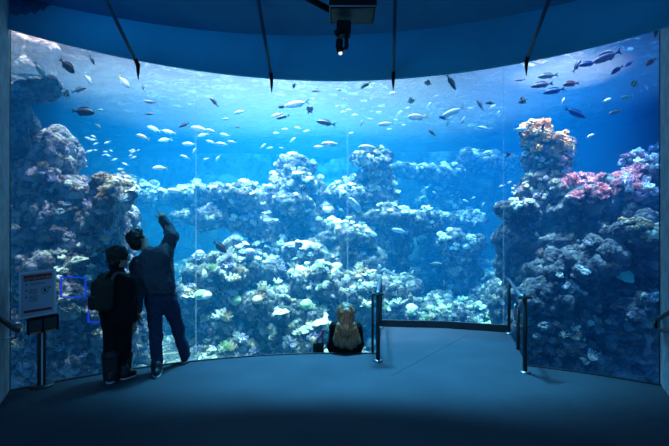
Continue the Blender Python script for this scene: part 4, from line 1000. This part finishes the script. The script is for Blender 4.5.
for a, b, c in ((sR, eR, wR), (sL, eL, wL)): s.cone(a, b, 0.066, 0.054, 0.05); s.cone(b, b.lerp(c, .95), 0.054, 0.040, 0.03)
attach(link('jacket', sdf_mesh('jacket', s, 0.012, None, [folds(0.013, 10, 25), folds(0.006, 24, 26)]), m_blackcloth), wom)
s = Sdf(); s.ell(px3(117.5, 321, 5.03), (0.17, 0.14, 0.12), None, 0.05)
for h_, k_, a_ in ((hipL, kL, aL), (hipR, kR, aR)): s.cone(h_, k_, 0.10, 0.072, 0.05); s.cone(k_, a_, 0.070, 0.062, 0.03)
attach(link('trousers', sdf_mesh('trousers', s, 0.012, None, [folds(0.010, 12, 35)]), m_blackcloth), wom)
for a_, k_ in ((aL, kL), (aR, kR)):
    s = Sdf(); s.cone(a_+Vector((0, 0, 0.20)), a_+Vector((0, 0, -0.03)), 0.084, 0.072, 0.02); s.ell(a_+Vector((0, 0, 0.21)), (0.092, 0.092, 0.03), None, 0.02)
    attach(link('boot_shaft', sdf_mesh('boot_shaft', s, 0.010, None, [folds(0.008, 16, 45)]), m_shoe), wom)
shoe(wom, fl(109.5, 384.5), fl(113, 376), 0.054); shoe(wom, fl(121, 380.5), fl(135.5, 375.5), 0.054)
R_, L_ = head_sdf(Sdf(), hc, hup, hfw, 0.93)
s = Sdf(); s.ell(L_(0, -0.028, 0.038), (0.102, 0.118, 0.104), R_, 0.0); s.ell(L_(0, -0.06, -0.05), (0.09, 0.066, 0.10), R_, 0.03); s.ell(L_(0, 0.115, -0.03), (0.075, 0.05, 0.09), R_, 0.02, True)
attach(link('hair', sdf_mesh('hair', s, 0.009, None, [lambda v: 0.014*fbm(v*26, 3, 0.6, 18)]), m_hair), wom)

# her backpack
bp = empty('backpack', (P(102, HOR, 4.9).x, 4.9, 0)); tag(bp, 'small dark backpack worn by the person in black', 'backpack')
bc = px3(102.5, 295, 4.86); bd = Vector((-0.55, -0.83, 0)).normalized(); ba = Vector((bd.y, -bd.x, 0)); Rb = np.array([[ba.x, bd.x, 0], [ba.y, bd.y, 0], [0.0, 0, 1.0]])
s = Sdf(); s.box(bc, (0.125, 0.085, 0.175), 0.07, Rb, 0.0); s.ell(bc+Vector((0, 0, 0.06)), (0.12, 0.085, 0.13), Rb, 0.04)
attach(link('bag_body', sdf_mesh('bag_body', s, 0.010, None, [folds(0.012, 13, 55)]), m_pack), bp)
s = Sdf(); s.box(bc+bd*0.085+Vector((0, 0, -0.075)), (0.095, 0.04, 0.08), 0.035, Rb, 0.0)
attach(link('front_pocket', sdf_mesh('front_pocket', s, 0.009, None, [folds(0.006, 16, 56)]), m_pack), bp)
bm = bmesh.new(); bm_tube(bm, [bc+bd*0.128+ba*x+Vector((0, 0, -0.005)) for x in (-0.085, -0.04, 0.0, 0.04, 0.085)], 0.006, 6); attach(from_bm('zipper', bm, m_packlight), bp)
bm = bmesh.new(); tp = bc+Vector((0, 0, 0.18)); bm_tube(bm, bezier([tp-ba*0.03, tp-ba*0.025+Vector((0, 0, .05)), tp+ba*0.025+Vector((0, 0, .05)), tp+ba*0.03], 5), 0.008, 6); attach(from_bm('grab_loop', bm, m_packlight), bp)
for sg in (-1, 1):
    bm = bmesh.new(); bm_tube(bm, bezier([bc+ba*0.07*sg+Vector((0, 0, 0.13))-bd*0.05, bc+ba*0.075*sg+Vector((0, 0, 0.235))-bd*0.12, bc+ba*0.08*sg+Vector((0, 0, 0.16))-bd*0.27, bc+ba*0.09*sg+Vector((0, 0, -0.04))-bd*0.26], 5), 0.018, 8)
    attach(from_bm('shoulder_strap', bm, m_packlight), bp)

# --- seated woman on the step, seen from behind
sw = empty('person', (P(346, HOR, 6.38).x, 6.38, SEAT_Z)); tag(sw, 'seated person with long fair hair on the step facing the reef', 'person')
X0 = P(345.8, HOR, 6.38).x; z0 = SEAT_Z; W = lambda x, y, z: Vector((X0+x, 6.38+y, z0+z))
sL, sR = W(-0.155, 0.0, 0.56), W(0.155, 0.0, 0.56); eL, eR = W(-0.20, 0.06, 0.30), W(0.20, 0.06, 0.30); wL, wR = W(-0.12, 0.28, 0.24), W(0.12, 0.28, 0.24)
hc = W(0.0, 0.045, 0.775); hup = Vector((0, 0.10, 1)); hfw = Vector((0, 1, -0.08))
hipL, hipR = W(-0.09, 0.02, 0.10), W(0.09, 0.02, 0.10); kL, kR = W(-0.12, 0.44, 0.12), W(0.12, 0.44, 0.12); aL, aR = W(-0.11, 0.50, -0.37), W(0.11, 0.50, -0.37)
s = Sdf(); s.ell(W(0, 0, 0.40), (0.145, 0.11, 0.24), None, 0.05); s.ell(W(0, 0.0, 0.13), (0.18, 0.14, 0.13), None, 0.07); s.cone(sL*.8+sR*.2, sR*.8+sL*.2, 0.06, 0.06, 0.05); s.cone(W(0, 0.01, 0.60), W(0, 0.035, 0.69), 0.05, 0.047, 0.03)
head_sdf(s, hc, hup, hfw, 0.95)
for a, b, c in ((sR, eR, wR), (sL, eL, wL)): s.cone(a, b, 0.05, 0.04, 0.03); s.cone(b, c, 0.04, 0.026, 0.02)
for h_, k_, a_ in ((hipL, kL, aL), (hipR, kR, aR)): s.cone(h_, k_, 0.085, 0.056, 0.05); s.cone(k_, a_, 0.054, 0.038, 0.03)
body = sdf_mesh('body', s, 0.013)
h1 = sdf_mesh('hand', hand_sdf(wR, (-0.3, 0.9, -0.35), Vector((0, -0.3, -1)), -1, 0.4, 0.165), 0.0055); h2 = sdf_mesh('hand', hand_sdf(wL, (0.3, 0.9, -0.35), Vector((0, -0.3, -1)), 1, 0.4, 0.165), 0.0055)
attach(link('body', merged('body', [body, h1, h2]), m_skin), sw)
s = Sdf(); s.ell(W(0, 0.0, 0.38), (0.195, 0.145, 0.25), None, 0.05); s.ell(W(0, 0.0, 0.22), (0.23, 0.165, 0.14), None, 0.08); s.cone(sL, sR, 0.075, 0.075, 0.07); s.cone(W(0, 0.01, 0.60), W(0, 0.03, 0.65), 0.07, 0.066, 0.04)
for a, b, c in ((sR, eR, wR), (sL, eL, wL)): s.cone(a, b, 0.076, 0.066, 0.05); s.cone(b, b.lerp(c, .94), 0.064, 0.042, 0.03)
attach(link('top', sdf_mesh('top', s, 0.012, None, [folds(0.012, 10, 65), folds(0.006, 24, 66)]), m_blackcloth), sw)
s = Sdf(); s.ell(W(0, 0.0, 0.125), (0.225, 0.165, 0.125), None, 0.05)
for h_, k_, a_ in ((hipL, kL, aL), (hipR, kR, aR)): s.cone(h_, k_, 0.108, 0.075, 0.05); s.cone(k_, a_, 0.072, 0.055, 0.03)
attach(link('trousers', sdf_mesh('trousers', s, 0.012, None, [folds(0.008, 12, 75)]), m_wine), sw)
for a_ in (aL, aR): shoe(sw, Vector((a_.x, a_.y-0.07, -0.70)), Vector((a_.x, a_.y+0.17, -0.70)), 0.05)
m_fair = simple('fair_brown_hair', (0.22, 0.14, 0.07), 0.45, 0, 0.45, 26, 0.5)
t_ = m_fair.node_tree; mp = t_.nodes.new('ShaderNodeMapping'); mp.inputs['Scale'].default_value = (1.6, 1.6, 0.16)
nz_ = [n for n in t_.nodes if n.type == 'TEX_NOISE'][0]; tcx = [n for n in t_.nodes if n.type == 'TEX_COORD'][0]; t_.links.new(tcx.outputs['Object'], mp.inputs['Vector']); t_.links.new(mp.outputs[0], nz_.inputs['Vector'])
s = Sdf(); s.ell(W(0, 0.01, 0.800), (0.122, 0.125, 0.118), None, 0.0); s.cone(W(0, -0.055, 0.76), W(0, -0.13, 0.54), 0.112, 0.115, 0.05)
for i, (x, zt, r) in enumerate([(-0.13, 0.37, .062), (-0.06, 0.34, .07), (0.0, 0.35, .07), (0.06, 0.33, .07), (0.12, 0.36, .065), (0.175, 0.40, .05), (-0.165, 0.42, .045)]): s.cone(W(x*0.55, -0.115, 0.60), W(x, -0.185, zt), 0.055, r*0.6, 0.03)
s.ell(W(0, 0.125, 0.765), (0.072, 0.06, 0.085), None, 0.02, True)
attach(link('hair', sdf_mesh('hair', s, 0.008, None, [lambda v: 0.012*fbm(v*np.array([34, 34, 5]), 3, 0.6, 28)]), m_fair), sw)

# bag beside her
b0 = P(318.5, HOR, 6.36); bag = empty('bag', (b0.x, 6.36, SEAT_Z)); tag(bag, 'small dark bag with pink loops standing beside the seated person', 'bag')
s = Sdf(); s.box((b0.x, 6.36, SEAT_Z+0.18), (0.072, 0.06, 0.18), 0.03); attach(link('bag_body', sdf_mesh('bag_body', s, 0.009, None, [folds(0.008, 14, 85)]), m_pack), bag)
m_pinkc = simple('pink_cloth', (0.55, 0.16, 0.24), 0.7)
bm = bmesh.new(); c_ = Vector((b0.x+0.015, 6.36, SEAT_Z+0.36)); bm_tube(bm, bezier([c_+Vector((-.05, 0, -.03)), c_+Vector((-.02, -.03, .05)), c_+Vector((.03, 0, .13)), c_+Vector((.05, 0, .17)), c_+Vector((.045, .02, .06)), c_+Vector((.04, .02, -.02))], 6), 0.014, 8); o = from_bm('loop', bm, m_pinkc); attach(o, bag); o['label'] = 'pink cloth loop'
bm = bmesh.new(); bm_tube(bm, [Vector((b0.x-.066, 6.31, SEAT_Z+.05)), Vector((b0.x-.068, 6.30, SEAT_Z+.15)), Vector((b0.x-.04, 6.295, SEAT_Z+.26))], 0.009, 6); attach(from_bm('strap', bm, m_packlight), bag)

# ------------------------------------------------------------------ handrails
def post(name, base, top, r, root, mat, flange=True):
    bm = bmesh.new(); bm_tube(bm, [base, top], r, 14); attach(from_bm(name, bm, mat), root)
    if flange:
        bm = bmesh.new(); bm_tube(bm, [base, Vector(base)+Vector((0, 0, 0.012)), Vector(base)+Vector((0, 0, 0.02))], [0.062, 0.062, 0.04], 20); attach(from_bm('floor_flange', bm, m_steel), root)
b1 = fl(378, 361); b1.z = 0; h1_ = EYE-(294-HOR)/F*b1.y
far = Vector((P(380.6, 276, 7.98).x, 7.98, 0)); hr = empty('handrail', b1); tag(hr, 'dark handrail along the platform edge beside the seated person', 'handrail')
post('post', b1, Vector((b1.x, b1.y, h1_)), 0.027, hr, m_darksteel); post('post', far, Vector((far.x, far.y, h1_)), 0.027, hr, m_darksteel)
bm = bmesh.new(); bm_tube(bm, [Vector((b1.x-0.02, b1.y-0.06, h1_+0.012)), Vector((b1.x, b1.y, h1_+0.012)), Vector((far.x, far.y, h1_+0.012)), Vector((far.x, far.y+0.1, h1_+0.012))], 0.024, 12); attach(from_bm('top_rail', bm, m_steel), hr)
bm = bmesh.new(); bm_box(bm, (b1.x-0.0, b1.y+0.02, h1_-0.004), (0.155, 0.06, 0.03), None, 0.008); attach(from_bm('end_bracket', bm, m_darksteel), hr)
lowp = Vector((P(372.6, HOR, 6.25).x, 6.25, SEAT_Z)); post('post', lowp, Vector((lowp.x, lowp.y, h1_)), 0.018, hr, m_darksteel)
bm = bmesh.new(); bm_tube(bm, [Vector((lowp.x, lowp.y, h1_)), Vector((b1.x-0.06, b1.y+0.03, h1_))], 0.018, 10); attach(from_bm('cross_bar', bm, m_darksteel), hr)

b2 = fl(525, 372.5); b2.z = 0; h2_ = EYE-(297.5-HOR)/F*b2.y
far = Vector((P(509, 330, 7.47).x, 7.47, 0)); hr = empty('handrail', b2); tag(hr, 'dark handrail with steel loop on the platform edge by the dark slope', 'handrail')
post('post', b2, Vector((b2.x, b2.y, h2_)), 0.027, hr, m_darksteel); post('post', far, Vector((far.x, far.y, h2_)), 0.027, hr, m_darksteel)
bm = bmesh.new(); bm_tube(bm, [Vector((b2.x-0.035, b2.y-0.05, h2_+0.012)), Vector((b2.x-0.04, b2.y+0.02, h2_+0.012)), Vector((far.x, far.y, h2_+0.012)), Vector((far.x-.01, far.y+0.08, h2_+0.012))], 0.024, 12); attach(from_bm('top_rail', bm, m_steel), hr)
bm = bmesh.new(); bm_box(bm, (b2.x+0.01, b2.y+0.02, h2_-0.004), (0.165, 0.06, 0.03), None, 0.008); attach(from_bm('end_bracket', bm, m_darksteel), hr)
i1 = P(518, 350, 6.4); i1.z = SEAT_Z; i2 = Vector((i1.x, i1.y, P(518, 309, 6.4).z)); post('post', i1, i2, 0.026, hr, m_darksteel)
lc = P(515.3, 312, 6.5)
bm = bmesh.new(); bm_tube(bm, [lc+Vector((0.030*math.cos(a), 0.05*math.cos(a), 0.115*math.sin(a))) for a in [2*math.pi*k/20 for k in range(20)]], 0.014, 8, True); o = from_bm('rail_loop', bm, m_steel); attach(o, hr); o['label'] = 'steel end loop'
bm = bmesh.new(); bm_tube(bm, [i2, Vector((b2.x+0.0, b2.y+0.04, h2_-0.01))], 0.010, 8); attach(from_bm('cross_bar', bm, m_steel), hr)

# stair rails by the jambs
r1 = empty('wall_handrail', P(-30, 300, 4.45)); tag(r1, 'dark sloping handrail ending in a steel return by the warning sign', 'handrail')
bm = bmesh.new(); bm_tube(bm, bezier([P(-30, 297, 3.80), P(0, 318.5, 4.15), P(15, 329.5, 4.5), P(18.5, 330.5, 4.57)], 6), 0.024, 12); attach(from_bm('rail', bm, m_darksteel), r1)
bm = bmesh.new(); bm_tube(bm, bezier([P(18.5, 330, 4.57), P(20.3, 326.2, 4.58), P(17.5, 325.2, 4.60), P(11.5, 325.0, 4.58)], 6), 0.016, 10); o = from_bm('return_end', bm, m_steel); attach(o, r1); o['label'] = 'bright steel return'
bm = bmesh.new(); bm_tube(bm, bezier([P(16.5, 331, 4.57), P(16.0, 337.5, 4.58), P(10, 338, 4.6), P(3.5, 337.5, 4.42)], 6), 0.011, 10); attach(from_bm('bracket', bm, m_steel), r1)
r2 = empty('wall_handrail', P(690, 300, 4.6)); tag(r2, 'dark sloping handrail fixed at the jamb by the dark slope', 'handrail')
bm = bmesh.new(); bm_tube(bm, bezier([P(690, 300, 3.9), P(669, 312.5, 4.2), P(657.5, 319.5, 4.75), P(655.5, 324.5, 4.76), P(658, 329.5, 4.76), P(669, 330.5, 4.25), P(690, 330, 3.9)], 6), 0.021, 12); attach(from_bm('rail', bm, m_darksteel), r2)
bm = bmesh.new(); bm_tube(bm, [P(662, 317, 4.72), P(664, 322, 4.9)], 0.012, 8); attach(from_bm('bracket', bm, m_steel), r2)

# ------------------------------------------------------------------ warning sign on a post
sb = fl(38.5, 387.5); sign = empty('sign', sb); tag(sign, 'framed notice on a post with a brochure box in front of the window', 'sign')
TLc, TRc, BLc = P(20.0, 273.8, 4.67), P(55.2, 269.6, 4.86), P(21.2, 318.6, 4.67)
u = (TRc-TLc); wS = u.length; u.normalize(); vv = Vector((0, 0, 1)); hS = (TLc-BLc).length; nn = u.cross(vv).normalized()
if nn.y > 0: nn = -nn
cS = TLc+u*wS/2-vv*hS/2; Rs = Matrix((u, -nn, vv)).transposed()
S = lambda x, y, o_=0.0: cS+u*x+vv*y+nn*o_
m_signp = simple('sign_paper', (0.55, 0.57, 0.66), 0.5); m_signf = simple('silver_frame', (0.85, 0.86, 0.88), 0.3, 0.15); m_red = simple('dark_red_band', (0.40, 0.03, 0.025), 0.6); m_ink = simple('dark_ink', (0.03, 0.03, 0.05), 0.6); m_lettr = simple('pale_red_lettering', (0.85, 0.50, 0.45), 0.6); m_orange = simple('orange_reflection', (0.7, 0.26, 0.06), 0.6)
bm = bmesh.new()
for x, y, w_, h_ in ((0, hS/2, wS+.02, .02), (0, -hS/2, wS+.02, .02), (-wS/2, 0, .02, hS), (wS/2, 0, .02, hS)): bm_box(bm, S(x, y), (w_, .03, h_), Rs, 0.004)
attach(from_bm('frame', bm, m_signf, smooth=False), sign)
bm = bmesh.new(); bm_box(bm, S(0, 0, -0.004), (wS-.01, .012, hS-.01), Rs); pn = from_bm('notice_panel', bm, m_signp, smooth=False); attach(pn, sign)
def panel_piece(name, items, mat, off=0.0035):
    bm = bmesh.new()
    for x, y, w_, h_ in items: bm_box(bm, S(x*wS, y*hS, off), (w_*wS, 0.003, h_*hS), Rs)
    o = from_bm(name, bm, mat, smooth=False); o.parent = pn; o.matrix_parent_inverse = pn.matrix_world.inverted() if False else attach_inv(pn); return o
def attach_inv(o):
    r = o.parent; return ((Matrix.Translation(r.location) @ r.rotation_euler.to_matrix().to_4x4()) @ o.matrix_parent_inverse).inverted()
panel_piece('header_band', [(0.0, 0.375, 0.80, 0.135)], m_red); panel_piece('footer_band', [(0.0, -0.375, 0.80, 0.055)], m_red)
ls = []
rr = random.Random(3)
for i, (y0, n_) in enumerate(((0.235, 2), (0.10, 4), (-0.05, 5))):
    ls.append((-0.33, y0, 0.045, 0.035))
    for k in range(n_): ls.append((-0.24+(0.23 if i == 0 else 0.11)+rr.uniform(-.01, .01), y0+0.012-0.03*k, (0.48 if i == 0 else 0.27)*rr.uniform(.8, 1), 0.009))
panel_piece('text_lines', ls, m_ink)
bm = bmesh.new()
for k in range(10):
    a = 2*math.pi*k/10; c_ = S((0.20+0.09*math.cos(a))*wS, (0.06+0.075*math.sin(a))*hS, 0.0035); bm_box(bm, c_, (0.022, 0.003, 0.006), Rs)
bm_box(bm, S(0.20*wS, 0.06*hS, .0035), (0.02, 0.003, 0.035), Rs); bm_box(bm, S(0.34*wS, 0.12*hS, .0035), (0.022, 0.003, 0.012), Rs)
dg = from_bm('diagram', bm, m_ink, smooth=False); dg.parent = pn; dg.matrix_parent_inverse = attach_inv(pn)
tcu = bpy.data.curves.new('header_text', 'FONT'); tcu.body = 'ADVENTURE'; tcu.align_x = 'CENTER'; tcu.align_y = 'CENTER'; tcu.size = hS*0.088; tcu.extrude = 0.0008; tcu.space_character = 1.08
tcu.materials.append(m_lettr); t0 = bpy.data.objects.new('t', tcu); C.objects.link(t0); bpy.context.view_layer.update(); tme = bpy.data.meshes.new_from_object(t0.evaluated_get(bpy.context.evaluated_depsgraph_get())); bpy.data.objects.remove(t0); bpy.data.curves.remove(tcu)
to = link('header_text', tme, m_lettr, None, False); to.rotation_euler = Matrix((u, vv, nn)).transposed().to_euler(); to.location = S(0, 0.352*hS, 0.0065); to.parent = pn; to.matrix_parent_inverse = attach_inv(pn)
bm = bmesh.new(); pc = Vector((sb.x, sb.y+0.05, 0)); bm_box(bm, (pc.x, pc.y, 0.44), (0.082, 0.035, 0.87), Rs, 0.006); attach(from_bm('post', bm, m_darksteel, smooth=False), sign)
bm = bmesh.new(); bm_box(bm, (pc.x+0.018, pc.y-0.02, 0.40), (0.016, 0.012, 0.78), Rs); o = from_bm('post_edge', bm, m_signf, smooth=False); attach(o, sign)
bm = bmesh.new(); bm_tube(bm, [pc, pc+Vector((0, 0, .012)), pc+Vector((0, 0, .02))], [0.12, 0.12, 0.09], 24); attach(from_bm('base_plate', bm, m_darksteel), sign)
bc_ = P(43, 324, 4.73); bm = bmesh.new(); bm_box(bm, bc_, (0.285, 0.07, 0.17), Rs, 0.01)
bx = from_bm('brochure_box', bm, m_black, smooth=False); attach(bx, sign)
for k, x in enumerate((-.07, .065)):
    bm = bmesh.new(); bm_box(bm, bc_+u*x+nn*0.037+vv*0.0, (0.115, 0.004, 0.12), Rs, 0.001); o = from_bm('pocket', bm, m_darksteel, smooth=False); o.parent = bx; o.matrix_parent_inverse = attach_inv(bx)
    bm = bmesh.new(); bm_box(bm, bc_+u*x+nn*0.039-vv*0.073, (0.10, 0.006, 0.016), Rs); o = from_bm('reflect_strip', bm, m_orange, smooth=False); o.parent = bx; o.matrix_parent_inverse = attach_inv(bx); o['label'] = 'orange reflection strip'  # orange reflection put in as a coloured strip low on the box

# ------------------------------------------------------------------ blue reflections in the acrylic, put in as glowing outlines
m_bluereflect = emit('blue_reflection_line', (0.01, 0.05, 0.9), 0.55)
def reflect_outline(x0, y0, x1, y1, label):
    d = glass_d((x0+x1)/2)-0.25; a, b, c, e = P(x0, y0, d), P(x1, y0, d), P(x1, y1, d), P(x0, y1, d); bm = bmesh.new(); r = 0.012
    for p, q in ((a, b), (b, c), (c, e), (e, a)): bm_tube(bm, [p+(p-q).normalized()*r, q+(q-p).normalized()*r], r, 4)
    tag(from_bm('reflection_frame', bm, m_bluereflect, smooth=False), label, 'light outline')
reflect_outline(61.2, 277.5, 85.5, 297.0, 'blue rectangular reflection in the window between the sign and the backpack'); reflect_outline(88.3, 303.0, 112, 322.0, 'lower blue rectangular reflection in the window partly hidden by the backpack')

# ------------------------------------------------------------------ ceiling struts and overhead projector
STR = [((138, 71), (103, -6), 'ceiling strut with pointed tip at the brightest water near the cliff'), ((271.5, 84), (257, -6), 'ceiling strut with pointed tip beside the overhead projector arm'),
       ((393.3, 82), (395.3, -6), 'ceiling strut with pointed tip just past the overhead projector'), ((526.5, 67), (551, -6), 'ceiling strut with pointed tip over the orange pinnacle')]
m_strut = simple('blue_black_strut', (0.015, 0.05, 0.09), 0.5)
for (ax_, ay_), (bx_, by_), lab in STR:
    t = (ax_-CX)/F; dl = sof_low(t).y-0.06; du = arc_depth((bx_-CX)/F, 5.70, Vector((-0.34, 0.0)))*0.86
    a = P(ax_, ay_-6, dl); b = P(bx_, by_, du); st = empty('ceiling_strut', a); tag(st, lab, 'ceiling strut', 'pointed struts along the soffit')
    bm = bmesh.new(); bm_tube(bm, [a, b], 0.020, 10); attach(from_bm('tube', bm, m_strut), st)
    bm = bmesh.new(); e = P(ax_+ (0.2 if ax_ < CX else -0.2), ay_+8.5, dl); bm_tube(bm, [a+(b-a).normalized()*0.10, a, a.lerp(e, .5), e], [0.024, 0.026, 0.018, 0.004], 10); attach(from_bm('pointed_tip', bm, m_black), st)
pj = empty('projector', P(352, 0, 4.0)); tag(pj, 'black overhead projector housing with a small spotlight hanging from the ceiling', 'projector')
def pb(name, x0, y0, x1, y1, d, dep, mat, bev=0.01, root=pj):
    a, b = P(x0, y0, d), P(x1, y1, d); bm = bmesh.new(); bm_box(bm, ((a.x+b.x)/2, d+dep/2, (a.z+b.z)/2), (abs(b.x-a.x), dep, abs(a.z-b.z)), None, bev); o = from_bm(name, bm, mat, smooth=False); attach(o, root); return o
za = P(0, 6, 4.0).z; zb = za+0.34; xc = P(353, 0, 4.0).x
bm = bmesh.new(); bm_box(bm, (xc, 4.16, (za+zb)/2), (0.43, 0.32, zb-za), None, 0.012); attach(from_bm('housing', bm, m_black, smooth=False), pj)
bm = bmesh.new(); bm_box(bm, (xc, 4.16, za-0.004), (0.38, 0.27, 0.008)); attach(from_bm('bottom_panel', bm, simple('dark_blue_panel', (0.012, 0.02, 0.03), 0.6), smooth=False), pj)
bm = bmesh.new(); bm_tube(bm, [Vector((xc-.21, 4.0, za)), Vector((xc+.21, 4.0, za)), Vector((xc+.21, 4.32, za)), Vector((xc-.21, 4.32, za))], 0.007, 6, True); attach(from_bm('edge_trim', bm, simple('grey_trim', (0.25, 0.27, 0.29), 0.5)), pj)
bm = bmesh.new(); bm_tube(bm, [P(352, -20, 4.2), P(352, -110, 4.2)], 0.05, 14); attach(from_bm('hanging_pole', bm, m_black), pj)
bm = bmesh.new(); bm_tube(bm, [P(330, 10, 4.15), P(300, -6, 4.1), P(270, -22, 4.05)], 0.03, 8); attach(from_bm('side_arm', bm, m_black), pj)
pb('mount_block', 336.5, 19, 351, 33, 4.15, 0.14, m_black, 0.02); pb('mount_arm', 344.5, 31, 348.5, 48, 4.08, 0.05, m_black, 0.008)
bm = bmesh.new(); bm_tube(bm, [P(335, 34, 4.1), P(343, 30, 4.1)], 0.03, 10); attach(from_bm('swivel', bm, m_black), pj)
bm = bmesh.new(); bm_tube(bm, [P(339.6, 40, 4.1), P(339.2, 46, 4.1), P(340.4, 53, 4.13)], [0.034, 0.034, 0.030], 14); sp_ = from_bm('spotlight', bm, m_black); attach(sp_, pj)
bm = bmesh.new(); bm_tube(bm, [P(340.3, 52.6, 4.10), P(340.7, 54.3, 4.10)], [0.019, 0.016], 14); ln = from_bm('lens', bm, emit('lamp_lens', (0.8, 0.9, 1.0), 0.9)); attach(ln, pj); ln['label'] = 'pale glowing lens'
bm = bmesh.new(); bm_tube(bm, [P(342, 50, 4.1), P(348, 45, 4.1)], 0.012, 8); attach(from_bm('yoke', bm, m_black), pj)
spot('spotlight_beam', P(340.8, 55.5, 4.12), W(0, -0.1, 0.65), 50, (1.0, 0.90, 0.70), 9, 0.6, 0.03)
